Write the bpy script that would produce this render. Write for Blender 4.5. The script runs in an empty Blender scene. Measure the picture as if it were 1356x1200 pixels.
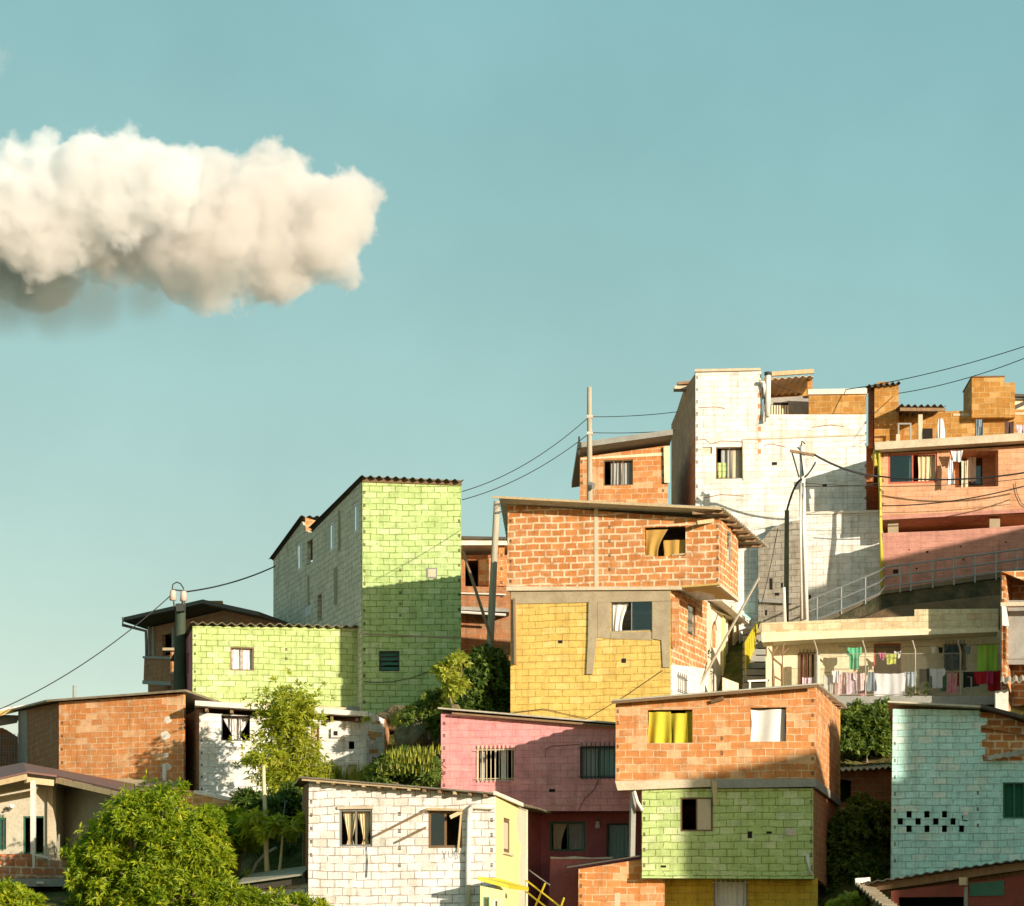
import bpy, math, random
import numpy as np
from mathutils import Vector, noise
from mathutils.geometry import tessellate_polygon
R = math.radians
random.seed(7)
C = bpy.context.scene.collection
# ---------------------------------------------------------------- camera model: a level view camera with a rising (shifted) lens
F, CX, HY = 3080.0, 678.0, 1250.0
def P(px, py, Y):
    return Vector(((px-CX)/F*Y, Y, (HY-py)/F*Y))
class Pl:
    """upright plane through two plan points, each given by a picture column and a distance"""
    def __init__(s, x1, Y1, x2, Y2):
        s.o = Vector(((x1-CX)/F*Y1, Y1, 0)); e = Vector(((x2-CX)/F*Y2, Y2, 0))
        s.L = (e-s.o).length; s.d = (e-s.o).normalized(); s.n = Vector((-s.d.y, s.d.x, 0))
    def u(s, px):
        k = (px-CX)/F
        return (k*s.o.y-s.o.x)/(s.d.x-k*s.d.y)
    def Y(s, px): return s.o.y+s.d.y*s.u(px)
    def z(s, px, py): return (HY-py)/F*s.Y(px)
    def uz(s, px, py): return (s.u(px), s.z(px, py))
    def pt(s, u, z, dd=0.0):
        v = s.o+s.d*u+s.n*dd
        return Vector((v.x, v.y, z))
    def p(s, px, py, dd=0.0): return s.pt(s.u(px), s.z(px, py), dd)
    def rect(s, r):
        xm, ym = (r[0]+r[2])/2, (r[1]+r[3])/2
        return s.u(r[0]), s.u(r[2]), s.z(xm, r[3]), s.z(xm, r[1])
    def shift(s, dd):
        q = Pl.__new__(Pl); q.o = s.o+s.n*dd; q.d = s.d; q.n = s.n; q.L = s.L
        return q
ORG = {}
def root_org(p):
    while p is not None:
        if p.name in ORG: return ORG[p.name]
        p = p.parent
    return Vector((0, 0, 0))
def tag(o, label=None, cat=None, group=None, kind=None):
    if label: o['label'] = label
    if cat: o['category'] = cat
    if group: o['group'] = group
    if kind: o['kind'] = kind
    return o
def thing(name, label, cat, loc, group=None):
    o = bpy.data.objects.new(name, None); C.objects.link(o)
    o.location = loc; o.empty_display_size = .3
    ORG[o.name] = Vector(loc)
    return tag(o, label, cat, group)
class MB:
    def __init__(s): s.v = []; s.f = []; s.m = []; s.mats = []; s.cur = 0; s.var = []
    def use(s, mat):
        if mat not in s.mats: s.mats.append(mat)
        s.cur = s.mats.index(mat); return s
    def face(s, pts):
        i = len(s.v); s.v += [Vector(p) for p in pts]
        s.f.append(tuple(range(i, i+len(pts)))); s.m.append(s.cur)
    def hexa(s, b, t):
        n = len(b); i = len(s.v); s.v += [Vector(p) for p in b]+[Vector(p) for p in t]
        fs = [tuple(i+k for k in reversed(range(n))), tuple(i+n+k for k in range(n))]
        for k in range(n): j = (k+1) % n; fs.append((i+k, i+j, i+n+j, i+n+k))
        s.f += fs; s.m += [s.cur]*len(fs)
    def box(s, pl, u0, u1, z0, z1, d0, d1):
        s.hexa([pl.pt(u0, z0, d0), pl.pt(u1, z0, d0), pl.pt(u1, z1, d0), pl.pt(u0, z1, d0)],
               [pl.pt(u0, z0, d1), pl.pt(u1, z0, d1), pl.pt(u1, z1, d1), pl.pt(u0, z1, d1)])
    def pbox(s, pl, r, d0, d1):
        u0, u1, z0, z1 = pl.rect(r); s.box(pl, u0, u1, z0, z1, d0, d1)
    def ppoly(s, pl, pts, d0, d1):
        s.hexa([pl.p(x, y, d0) for x, y in pts], [pl.p(x, y, d1) for x, y in pts])
    def beam(s, a, b, w, h, up=Vector((0, 0, 1))):
        a = Vector(a); b = Vector(b); d = (b-a).normalized(); sd = d.cross(up)
        if sd.length < 1e-4: sd = Vector((1, 0, 0))
        sd.normalize(); uu = sd.cross(d)
        q = [sd*(-w/2)+uu*(-h/2), sd*(w/2)+uu*(-h/2), sd*(w/2)+uu*(h/2), sd*(-w/2)+uu*(h/2)]
        s.hexa([a+x for x in q], [b+x for x in q])
    def tube(s, pts, r, n=6, r2=None):
        pts = [Vector(p) for p in pts]; N = len(pts); i0 = len(s.v)
        for k, p in enumerate(pts):
            d = (pts[min(k+1, N-1)]-pts[max(k-1, 0)]).normalized()
            a = d.cross(Vector((0, 0, 1)))
            if a.length < .01: a = Vector((1, 0, 0))
            a.normalize(); b = d.cross(a)
            rr = r if r2 is None else r+(r2-r)*k/(N-1)
            for j in range(n):
                t = 2*math.pi*j/n; s.v.append(p+a*(rr*math.cos(t))+b*(rr*math.sin(t)))
        for k in range(N-1):
            for j in range(n):
                A = i0+k*n+j; B = i0+k*n+(j+1) % n
                s.f.append((A, B, B+n, A+n)); s.m.append(s.cur)
        s.f.append(tuple(i0+j for j in reversed(range(n)))); s.f.append(tuple(i0+(N-1)*n+j for j in range(n))); s.m += [s.cur]*2
    def wall(s, pl, outer, holes=(), t=.15, d0=0.0, lo=None, hi=None):
        """upright slab; outer = picture outline, holes = picture rectangles"""
        def cl(u): 
            if lo is not None: u = max(u, lo)
            if hi is not None: u = min(u, hi)
            return u
        O = [pl.uz(x, y) for x, y in outer]; O = [(cl(u), z) for u, z in O]
        loops = [O]
        for h in holes:
            if len(h) == 4 and not isinstance(h[0], tuple):
                u0, u1, z0, z1 = pl.rect(h); loops.append([(u0, z0), (u1, z0), (u1, z1), (u0, z1)])
            else: loops.append([pl.uz(x, y) for x, y in h])
        flat = [q for L in loops for q in L]
        tris = tessellate_polygon([[Vector((q[0], q[1], 0)) for q in L] for L in loops])
        for dd, fl in ((d0, 0), (d0+t, 1)):
            i = len(s.v); s.v += [pl.pt(u, z, dd) for u, z in flat]
            for a, b, c in tris: s.f.append((i+a, i+b, i+c)); s.m.append(s.cur)
        for L in loops:
            i = len(s.v); n = len(L)
            s.v += [pl.pt(u, z, d0) for u, z in L]+[pl.pt(u, z, d0+t) for u, z in L]
            for k in range(n):
                j = (k+1) % n; s.f.append((i+k, i+j, i+n+j, i+n+k)); s.m.append(s.cur)
    def slabwall(s, a, b, zb, za, zc, t=.12, e0=0.0, e1=0.0):
        """closing wall a->b (plan), inside on the left of a->b"""
        a = Vector((a[0], a[1], 0)); b = Vector((b[0], b[1], 0)); d = (b-a); L = d.length; d.normalize(); n = Vector((-d.y, d.x, 0))
        A = a+d*e0; B = b-d*e1
        def q(p, z, o): return Vector((p.x+n.x*o, p.y+n.y*o, z))
        s.hexa([q(A, zb, 0), q(B, zb, 0), q(B, zc, 0), q(A, za, 0)], [q(A, zb, t), q(B, zb, t), q(B, zc, t), q(A, za, t)])
    def corr(s, a, b, c, d, wl=.18, amp=.022, th=.012):
        """corrugated sheet, wave runs along a->b, ridges along a->d"""
        a, b, c, d = map(Vector, (a, b, c, d)); L = (b-a).length; n = max(8, int(L/wl*6)); i0 = len(s.v)
        nn = (b-a).cross(d-a).normalized()
        if nn.z < 0: nn = -nn
        for k in range(n+1):
            t = k/n; w = amp*math.sin(2*math.pi*t*L/wl)+.03*noise.noise(Vector((t*L*.7, a.x, a.z)))+.012*noise.noise(Vector((t*L*3, a.x, a.z)))
            for o in (0, -th):
                s.v.append(a.lerp(b, t)+nn*(w+o)); s.v.append(d.lerp(c, t)+nn*(w+o))
        for k in range(n):
            p = i0+4*k; q = p+4
            s.f += [(p, q, q+1, p+1), (p+3, q+3, q+2, p+2), (p, p+2, q+2, q), (p+1, q+1, q+3, p+3)]; s.m += [s.cur]*4
        s.f += [(i0, i0+1, i0+3, i0+2)]; e = i0+4*n; s.f += [(e, e+2, e+3, e+1)]; s.m += [s.cur]*2
    def cloth(s, pl, u0, u1, z0, z1, d, folds=5, amp=.03, style='full', nu=28, nv=10, seed=0):
        i0 = len(s.v); rr = random.Random(seed); ph = rr.random()*6
        def prof(v):
            if style == 'tied':
                return 1-.72*min(1, v/.78)**1.2 if v < .8 else .28+.3*(v-.8)/.2
            if style == 'pulled': return 1-.45*math.sin(min(1, v)*math.pi*.55)
            return 1-.04*math.sin(v*5+ph)
        for j in range(nv+1):
            v = j/nv; w = prof(v)
            for i in range(nu+1):
                t = i/nu
                tt = .5+(t-.5)*w if style == 'tied' else (t*w if style == 'pulled' else .5+(t-.5)*w)
                dd = d+amp*math.sin(t*folds*2*math.pi+ph+v*.6)*(.5+.5*v)+.3*amp*math.sin(t*folds*5+2*v)
                s.v.append(pl.pt(u0+(u1-u0)*tt, z1+(z0-z1)*v+(.015*math.sin(t*9+ph) if j == nv else 0), dd))
        for j in range(nv):
            for i in range(nu):
                a = i0+j*(nu+1)+i; s.f.append((a, a+1, a+nu+2, a+nu+1)); s.m.append(s.cur)
    def build(s, name, parent=None, label=None, smooth=False, bevel=0):
        me = bpy.data.meshes.new(name); og = root_org(parent)
        if parent is None:
            og = sum(s.v, Vector())/max(1, len(s.v)); og.z = min(v.z for v in s.v)
        me.from_pydata([v-og for v in s.v], [], s.f)
        for m in s.mats: me.materials.append(m)
        me.polygons.foreach_set('material_index', s.m)
        uvl = me.uv_layers.new(name='UVMap'); uv = np.zeros((len(me.loops), 2), dtype=np.float32)
        V = s.v; me.update()
        for pg in me.polygons:
            n = pg.normal
            if abs(n.z) > .75:
                for li in pg.loop_indices: w = V[me.loops[li].vertex_index]; uv[li] = (w.x, w.y)
            else:
                l = math.hypot(n.x, n.y); tx, ty = -n.y/l, n.x/l
                if tx < 0 or (abs(tx) < 1e-3 and ty < 0): tx, ty = -tx, -ty
                for li in pg.loop_indices: w = V[me.loops[li].vertex_index]; uv[li] = (w.x*tx+w.y*ty, w.z)
        uvl.data.foreach_set('uv', uv.ravel())
        if s.var:
            at = me.attributes.new('var', 'FLOAT', 'FACE'); at.data.foreach_set('value', s.var)
        if smooth: me.polygons.foreach_set('use_smooth', [True]*len(me.polygons))
        me.update()
        o = bpy.data.objects.new(name, me); C.objects.link(o)
        if parent is not None: o.parent = parent
        else: o.location = og; ORG[o.name] = Vector(og)
        if label: o['label'] = label
        if bevel:
            b = o.modifiers.new('bevel', 'BEVEL'); b.width = bevel; b.segments = 2; b.limit_method = 'ANGLE'
        return o
# ---------------------------------------------------------------- materials
MT = {}
def newmat(name):
    m = bpy.data.materials.new(name); m.use_nodes = True; nt = m.node_tree; nt.nodes.clear()
    out = nt.nodes.new('ShaderNodeOutputMaterial'); b = nt.nodes.new('ShaderNodeBsdfPrincipled')
    nt.links.new(b.outputs[0], out.inputs[0]); MT[name] = m
    return m, nt, b, out
def N(nt, t, **kw):
    n = nt.nodes.new(t)
    for k, v in kw.items():
        if k in n.inputs: n.inputs[k].default_value = v
        else: setattr(n, k, v)
    return n
def rgba(c): return (c[0], c[1], c[2], 1)
def noi(nt, vec, scale, detail=4, rough=.6):
    n = N(nt, 'ShaderNodeTexNoise'); n.inputs['Scale'].default_value = scale; n.inputs['Detail'].default_value = detail; n.inputs['Roughness'].default_value = rough
    if vec is not None: nt.links.new(vec, n.inputs['Vector'])
    return n
def ramp(nt, fac, stops):
    r = N(nt, 'ShaderNodeValToRGB'); e = r.color_ramp.elements
    while len(e) < len(stops): e.new(.5)
    for k, (p, c) in enumerate(stops): e[k].position = p; e[k].color = rgba(c) if hasattr(c, '__len__') else (c, c, c, 1)
    nt.links.new(fac, r.inputs[0]); return r
def mix(nt, fac, a, b, mode='MIX'):
    m = N(nt, 'ShaderNodeMix', data_type='RGBA', blend_type=mode)
    for s_, v in ((0, fac), (6, a), (7, b)):
        if isinstance(v, (int, float)): m.inputs[s_].default_value = v
        elif isinstance(v, tuple): m.inputs[s_].default_value = rgba(v)
        else: nt.links.new(v, m.inputs[s_])
    return m.outputs[2]
def math_(nt, op, a, b=0.5):
    m = N(nt, 'ShaderNodeMath', operation=op)
    for i, v in enumerate((a, b)):
        if isinstance(v, (int, float)): m.inputs[i].default_value = v
        else: nt.links.new(v, m.inputs[i])
    return m.outputs[0]
def brick(name, c1, c2, mort, bw=.40, rh=.21, ms=.014, smear=.35, dirt=(.25, .19, .12), dirt_amt=.35, odd=None, odd_amt=.0, rough=.85, bump=.5, wob=.02, bias=0.0, vdirt=.22, chip=None):
    m, nt, b, out = newmat(name)
    uv = N(nt, 'ShaderNodeUVMap').outputs[0]
    w1 = noi(nt, uv, 3.2, 3); sub = N(nt, 'ShaderNodeVectorMath', operation='SUBTRACT'); nt.links.new(w1.outputs['Color'], sub.inputs[0]); sub.inputs[1].default_value = (.5, .5, .5)
    sc = N(nt, 'ShaderNodeVectorMath', operation='SCALE'); nt.links.new(sub.outputs[0], sc.inputs[0]); sc.inputs['Scale'].default_value = wob*2.0
    add = N(nt, 'ShaderNodeVectorMath', operation='ADD'); nt.links.new(uv, add.inputs[0]); nt.links.new(sc.outputs[0], add.inputs[1])
    w2 = noi(nt, uv, .7, 2); sub2 = N(nt, 'ShaderNodeVectorMath', operation='SUBTRACT'); nt.links.new(w2.outputs['Color'], sub2.inputs[0]); sub2.inputs[1].default_value = (.5, .5, .5)
    sc2 = N(nt, 'ShaderNodeVectorMath', operation='SCALE'); nt.links.new(sub2.outputs[0], sc2.inputs[0]); sc2.inputs['Scale'].default_value = .13
    add2 = N(nt, 'ShaderNodeVectorMath', operation='ADD'); nt.links.new(add.outputs[0], add2.inputs[0]); nt.links.new(sc2.outputs[0], add2.inputs[1])
    vec = add2.outputs[0]
    br = N(nt, 'ShaderNodeTexBrick'); nt.links.new(vec, br.inputs['Vector'])
    br.inputs['Color1'].default_value = rgba(c1); br.inputs['Color2'].default_value = rgba(c2); br.inputs['Mortar'].default_value = rgba(mort)
    for k, v in (('Scale', 1.0), ('Mortar Size', ms), ('Mortar Smooth', .25), ('Bias', bias), ('Brick Width', bw), ('Row Height', rh)): br.inputs[k].default_value = v
    # uneven joints: the mortar line thins out and comes back
    jn = noi(nt, uv, 2.6, 3); jr = ramp(nt, jn.outputs['Fac'], [(.36, .12), (.50, 1.0)])
    fac = math_(nt, 'MULTIPLY', br.outputs['Fac'], jr.outputs[0])
    br2 = N(nt, 'ShaderNodeTexBrick'); nt.links.new(vec, br2.inputs['Vector'])
    br2.inputs['Color1'].default_value = rgba(c1); br2.inputs['Color2'].default_value = rgba(c2); br2.inputs['Mortar'].default_value = rgba([(x+y)/2 for x, y in zip(c1, c2)])
    for k, v in (('Scale', 1.0), ('Mortar Size', .0), ('Mortar Smooth', .0), ('Bias', bias), ('Brick Width', bw), ('Row Height', rh)): br2.inputs[k].default_value = v
    col = mix(nt, fac, br2.outputs['Color'], mort)
    if odd is not None:      # some single blocks of another tone
        br3 = N(nt, 'ShaderNodeTexBrick'); nt.links.new(vec, br3.inputs['Vector'])
        br3.inputs['Color1'].default_value = (0, 0, 0, 1); br3.inputs['Color2'].default_value = (1, 1, 1, 1); br3.inputs['Mortar'].default_value = (0, 0, 0, 1)
        for k, v in (('Scale', 1.0), ('Mortar Size', ms*.6), ('Bias', 0.0), ('Brick Width', bw), ('Row Height', rh)): br3.inputs[k].default_value = v
        orr = ramp(nt, br3.outputs['Color'], [(.78, 0.0), (.86, odd_amt)])
        col = mix(nt, orr.outputs[0], col, odd)
    sm = noi(nt, uv, 1.3, 6, .7); smr = ramp(nt, sm.outputs['Fac'], [(.52, 0.0), (.68, smear)])
    col = mix(nt, smr.outputs[0], col, mort)
    dn = noi(nt, uv, .55, 7, .72); dr = ramp(nt, dn.outputs['Fac'], [(.46, 0.0), (.78, dirt_amt)])
    col = mix(nt, dr.outputs[0], col, dirt)
    if vdirt:   # rain streaks running down the wall
        mp = N(nt, 'ShaderNodeMapping'); nt.links.new(uv, mp.inputs[0]); mp.inputs['Scale'].default_value = (5.0, .35, 1)
        vn = noi(nt, mp.outputs[0], 1.0, 4); vr = ramp(nt, vn.outputs['Fac'], [(.50, 0.0), (.72, min(1.0, vdirt*2.4))])
        col = mix(nt, vr.outputs[0], col, (.60, .56, .48), 'MULTIPLY')
    pn = noi(nt, uv, 2.1, 5, .7); pr_ = ramp(nt, pn.outputs['Fac'], [(.30, .80), (.50, 1.0), (.72, 1.14)])
    col = mix(nt, 1.0, col, pr_.outputs[0], 'MULTIPLY')
    if chip:    # flaked paint: small ragged spots of the block underneath
        cn = noi(nt, uv, 5.5, 6, .75); cr = ramp(nt, cn.outputs['Fac'], [(.66, 0.0), (.69, .85)]); col = mix(nt, cr.outputs[0], col, chip)
    mpw = N(nt, 'ShaderNodeMapping'); nt.links.new(uv, mpw.inputs[0]); mpw.inputs['Scale'].default_value = (2.2, 14, 1)
    gn = noi(nt, mpw.outputs[0], 1.0, 3); fn = noi(nt, uv, 22, 3); fm = math_(nt, 'ADD', math_(nt, 'MULTIPLY', gn.outputs['Fac'], .5), math_(nt, 'MULTIPLY', fn.outputs['Fac'], .5)); fr = ramp(nt, fm, [(.32, .82), (.68, 1.14)])
    col = mix(nt, 1.0, col, fr.outputs[0], 'MULTIPLY')
    nt.links.new(col, b.inputs['Base Color']); b.inputs['Roughness'].default_value = rough; b.inputs['Specular IOR Level'].default_value = .2
    hn = noi(nt, uv, 9, 5, .65); h = math_(nt, 'MULTIPLY', hn.outputs['Fac'], .55)
    h2 = math_(nt, 'MULTIPLY', fac, -.9); h3 = math_(nt, 'ADD', h, h2)
    bp = N(nt, 'ShaderNodeBump'); bp.inputs['Strength'].default_value = bump; bp.inputs['Distance'].default_value = .035
    nt.links.new(h3, bp.inputs['Height']); nt.links.new(bp.outputs[0], b.inputs['Normal'])
    return m
def plain(name, c, c2=None, rough=.8, scale=2.0, bump=.25, amt=.5, stretch=None, metal=0.0, spec=.3, dist=.01):
    m, nt, b, out = newmat(name)
    tc = N(nt, 'ShaderNodeTexCoord').outputs['Object']
    if stretch:
        mp = N(nt, 'ShaderNodeMapping'); nt.links.new(tc, mp.inputs[0]); mp.inputs['Scale'].default_value = stretch; tc = mp.outputs[0]
    n1 = noi(nt, tc, scale, 6, .68); c2 = c2 or tuple(x*.6 for x in c)
    r = ramp(nt, n1.outputs['Fac'], [(.38, 0.0), (.72, amt)])
    col = mix(nt, r.outputs[0], tuple(c), tuple(c2))
    n2 = noi(nt, tc, scale*9, 3); r2 = ramp(nt, n2.outputs['Fac'], [(.3, .85), (.7, 1.08)])
    col = mix(nt, 1.0, col, r2.outputs[0], 'MULTIPLY')
    nt.links.new(col, b.inputs['Base Color']); b.inputs['Roughness'].default_value = rough; b.inputs['Metallic'].default_value = metal; b.inputs['Specular IOR Level'].default_value = spec
    if bump:
        bp = N(nt, 'ShaderNodeBump'); bp.inputs['Strength'].default_value = bump; bp.inputs['Distance'].default_value = dist
        nt.links.new(n2.outputs['Fac'], bp.inputs['Height']); nt.links.new(bp.outputs[0], b.inputs['Normal'])
    return m
def leafmat(name, dark, mid, light, trans=.35):
    m, nt, b, out = newmat(name)
    a = N(nt, 'ShaderNodeAttribute', attribute_name='var')
    r = ramp(nt, a.outputs['Fac'], [(0.0, dark), (.5, mid), (1.0, light)])
    nt.links.new(r.outputs[0], b.inputs['Base Color']); b.inputs['Roughness'].default_value = .5; b.inputs['Specular IOR Level'].default_value = .35
    t = N(nt, 'ShaderNodeBsdfTranslucent'); tcol = mix(nt, 1.0, r.outputs[0], (1.3, 1.25, .5), 'MULTIPLY'); nt.links.new(tcol, t.inputs[0])
    mx = N(nt, 'ShaderNodeMixShader'); mx.inputs[0].default_value = trans
    nt.links.new(b.outputs[0], mx.inputs[1]); nt.links.new(t.outputs[0], mx.inputs[2]); nt.links.new(mx.outputs[0], out.inputs[0])
    return m
def glassmat(name, tint=(.55, .68, .66), thru=.85):
    m, nt, b, out = newmat(name)
    tr = N(nt, 'ShaderNodeBsdfTransparent'); tr.inputs[0].default_value = rgba([x*thru for x in tint])
    gl = N(nt, 'ShaderNodeBsdfGlossy'); gl.inputs['Roughness'].default_value = .06; gl.inputs[0].default_value = (.8, .86, .85, 1)
    fr = N(nt, 'ShaderNodeFresnel'); fr.inputs[0].default_value = 1.8
    mx = N(nt, 'ShaderNodeMixShader'); nt.links.new(fr.outputs[0], mx.inputs[0]); nt.links.new(tr.outputs[0], mx.inputs[1]); nt.links.new(gl.outputs[0], mx.inputs[2])
    nt.links.new(mx.outputs[0], out.inputs[0]); return m
OR1, OR2, MO = (.52, .20, .062), (.61, .255, .085), (.66, .49, .30)
M_brick = brick('orange_brick', OR1, OR2, MO, ms=.014, rh=.205, odd=(.68, .42, .23), odd_amt=.8, smear=.55)
M_brick2 = brick('thick_joint_brick', (.47, .175, .052), (.57, .235, .075), (.72, .55, .36), ms=.033, bw=.42, rh=.222, smear=.45, dirt_amt=.2, wob=.022)
M_brick3 = brick('ochre_brick', (.58, .28, .09), (.64, .33, .12), (.72, .55, .34), ms=.017, bw=.41, rh=.215, smear=.55, odd=(.68, .42, .22), odd_amt=.7)
M_brickd = brick('shaded_weathered_brick', (.40, .16, .06), (.34, .14, .065), (.40, .28, .17), ms=.014, dirt_amt=.6, smear=.4)  # orange brick darkened: shade of unlit walls and dirt put into the colour
M_brickr = brick('rust_brick', (.38, .17, .035), (.46, .23, .055), (.50, .33, .14), ms=.015, dirt=(.30, .17, .05), dirt_amt=.6, smear=.35, odd=(.58, .36, .15), odd_amt=.6)
M_raw = brick('raw_render_brick', (.66, .33, .17), (.52, .26, .13), (.50, .33, .21), ms=.012, dirt=(.40, .24, .15), dirt_amt=.8, smear=.25, vdirt=.5)
M_lime = brick('lime_block', (.43, .53, .20), (.49, .58, .26), (.22, .28, .07), ms=.016, odd=(.58, .62, .36), odd_amt=.65, dirt=(.34, .42, .10), dirt_amt=.35, smear=.12, rh=.208, chip=(.62, .62, .42))
M_lime2 = brick('green_block', (.44, .56, .22), (.50, .61, .28), (.20, .28, .07), ms=.017, odd=(.58, .64, .36), odd_amt=.6, dirt=(.30, .42, .11), dirt_amt=.4, smear=.12, bw=.46, rh=.215, chip=(.60, .62, .40))
M_white = brick('white_block', (.85, .83, .79), (.79, .76, .71), (.38, .30, .24), ms=.015, odd=(.68, .61, .50), odd_amt=.5, dirt=(.52, .42, .31), dirt_amt=.5, smear=.0, rh=.215, vdirt=.25, chip=(.46, .36, .27))
M_whiteb = brick('white_house_block', (.82, .80, .76), (.74, .72, .67), (.54, .48, .40), ms=.011, odd=(.70, .65, .55), odd_amt=.5, dirt=(.58, .46, .33), dirt_amt=.45, smear=.0, vdirt=.28, rh=.21, bw=.5, chip=(.56, .42, .30))
M_grey = brick('grey_block', (.82, .71, .52), (.72, .61, .44), (.44, .37, .26), ms=.016, odd=(.74, .64, .47), odd_amt=.4, dirt=(.46, .38, .26), dirt_amt=.4, smear=.1)
M_yellow = brick('yellow_block', (.70, .48, .14), (.66, .43, .11), (.46, .29, .06), ms=.013, odd=(.78, .58, .22), odd_amt=.6, dirt=(.58, .38, .09), dirt_amt=.5, smear=.1, bw=.45, rh=.225, bump=.9, chip=(.56, .40, .14))
M_yellow2 = brick('ochre_block', (.62, .42, .05), (.56, .37, .04), (.30, .18, .03), ms=.009, dirt=(.40, .26, .05), dirt_amt=.5, smear=.1)
M_pink = brick('pink_block', (.80, .34, .335), (.74, .30, .305), (.54, .21, .20), ms=.009, odd=(.82, .42, .37), odd_amt=.4, dirt=(.56, .22, .22), dirt_amt=.35, smear=.0, rh=.21, chip=(.60, .27, .25))
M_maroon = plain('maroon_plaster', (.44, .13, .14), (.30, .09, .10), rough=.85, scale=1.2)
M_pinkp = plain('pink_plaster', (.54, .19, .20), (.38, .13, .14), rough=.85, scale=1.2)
M_teal = brick('teal_block', (.50, .82, .74), (.58, .88, .81), (.34, .58, .51), ms=.013, odd=(.76, .84, .73), odd_amt=.6, dirt=(.62, .70, .58), dirt_amt=.5, smear=.0, rh=.205, bump=1.0, chip=(.36, .56, .49))
M_salmon = brick('salmon_block', (.68, .36, .20), (.64, .33, .18), (.52, .25, .14), ms=.010, dirt=(.54, .30, .18), dirt_amt=.5, smear=.0, bw=.5, chip=(.58, .36, .24), odd=(.72, .44, .28), odd_amt=.5)
M_salmon2 = brick('salmon_plaster', (.56, .27, .20), (.53, .25, .19), (.46, .2, .15), ms=.006, dirt=(.40, .19, .15), dirt_amt=.7, smear=.0, bw=.5, chip=(.60, .42, .32))
M_cream = plain('cream_plaster', (.78, .70, .48), (.62, .52, .33), rough=.85, scale=.9, amt=.6)
M_creamb = brick('cream_block', (.68, .60, .38), (.62, .53, .33), (.50, .33, .17), ms=.009, odd=(.60, .40, .22), odd_amt=.7, dirt=(.45, .33, .18), dirt_amt=.5, smear=.0)
M_beige = plain('beige_plaster', (.62, .56, .42), (.48, .42, .30), rough=.85, scale=1.3)
M_yelp = plain('pale_yellow_plaster', (.72, .66, .30), (.62, .55, .28), rough=.8, scale=1.5, amt=.5)
M_olive = plain('shaded_olive_plaster', (.43, .41, .30), (.33, .31, .22), rough=.88, scale=1.0, amt=.7)  # darker copy of the porch plaster, the right wall's shade in its colour
M_conc = plain('concrete', (.42, .34, .22), (.28, .22, .14), rough=.9, scale=2.2, amt=.8, bump=.5)
M_concl = plain('pale_concrete', (.62, .52, .37), (.45, .35, .23), rough=.9, scale=2.0, amt=.7, bump=.4)
M_concw = plain('whitewashed_concrete', (.76, .70, .60), (.58, .47, .34), rough=.88, scale=1.6, amt=.7, bump=.4)
M_concg = plain('grey_concrete', (.34, .33, .29), (.22, .21, .18), rough=.9, scale=2.4, amt=.7, bump=.4)
M_tin = plain('weathered_tin', (.30, .25, .17), (.16, .11, .07), rough=.6, scale=3.0, amt=.9, metal=.2)
M_tinl = plain('pale_tin', (.58, .53, .42), (.40, .33, .22), rough=.55, scale=2.5, amt=.8, metal=.2)
M_tind = plain('dark_roof_sheet', (.10, .085, .065), (.05, .045, .035), rough=.7, scale=3.0, amt=.8)
M_red = plain('red_roof_sheet', (.23, .115, .09), (.15, .08, .065), rough=.65, scale=2.0, amt=.8)
M_wood = plain('old_wood', (.30, .19, .10), (.17, .10, .055), rough=.8, scale=2.0, stretch=(6, 6, .8), amt=.8)
M_woodl = plain('pale_wood', (.56, .43, .25), (.36, .25, .13), rough=.8, scale=2.0, stretch=(6, 6, .8), amt=.7)
M_woody = plain('yellow_plank', (.55, .38, .12), (.38, .23, .07), rough=.75, scale=2.0, stretch=(1, 5, 5), amt=.7)
M_pole = plain('grey_pole_wood', (.46, .40, .30), (.28, .23, .16), rough=.85, scale=1.5, stretch=(8, 8, .6), amt=.7)
M_polem = plain('mossy_pole', (.16, .16, .09), (.07, .08, .045), rough=.9, scale=2.5, amt=.9)
M_poled = plain('dark_green_post', (.055, .075, .045), (.03, .035, .025), rough=.8, scale=2.0)
M_nearblack = plain('near_black', (.022, .017, .013), (.012, .01, .008), rough=.95, bump=0)  # mostly for flat plates that paint the dark inside of holes and voids
M_notchshade = plain('block_end_shade', (.085, .06, .035), (.04, .03, .02), rough=.95, bump=0)  # shade inside open block ends put into the colour
M_fr_br = plain('brown_frame', (.20, .12, .06), (.12, .07, .04), rough=.6, scale=4, bump=.1)
M_fr_wh = plain('white_frame', (.74, .72, .66), (.55, .50, .42), rough=.5, scale=4, bump=.1)
M_fr_gr = plain('grey_frame', (.30, .29, .26), (.2, .19, .17), rough=.5, scale=4, bump=.1, metal=.3)
M_fr_dk = plain('dark_frame', (.05, .055, .05), (.03, .03, .03), rough=.5, scale=4, bump=.1)
M_fr_rd = plain('red_frame', (.48, .12, .08), (.36, .09, .06), rough=.5, scale=4, bump=.1)
M_fr_gn = plain('green_frame', (.05, .16, .10), (.03, .10, .06), rough=.5, scale=4, bump=.1)
M_fr_yl = plain('yellow_frame', (.66, .54, .10), (.5, .38, .08), rough=.5, scale=4, bump=.1)
M_ypaint = plain('yellow_paint', (.62, .50, .03), (.46, .34, .03), rough=.5, scale=3, bump=.1)
M_ygreen = plain('yellow_green_pipe', (.50, .46, .05), (.36, .30, .05), rough=.5, scale=3, bump=.1)
M_scrawl = plain('faded_spray', (.22, .21, .19), (.4, .37, .33), rough=.9, scale=8, amt=.9, bump=0)
M_shadedrubble = brick('rough_shaded_block', (.44, .39, .31), (.36, .31, .25), (.22, .19, .15), ms=.016, dirt=(.20, .17, .12), dirt_amt=.8, smear=.3, chip=(.55, .48, .38), vdirt=.5)
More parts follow.
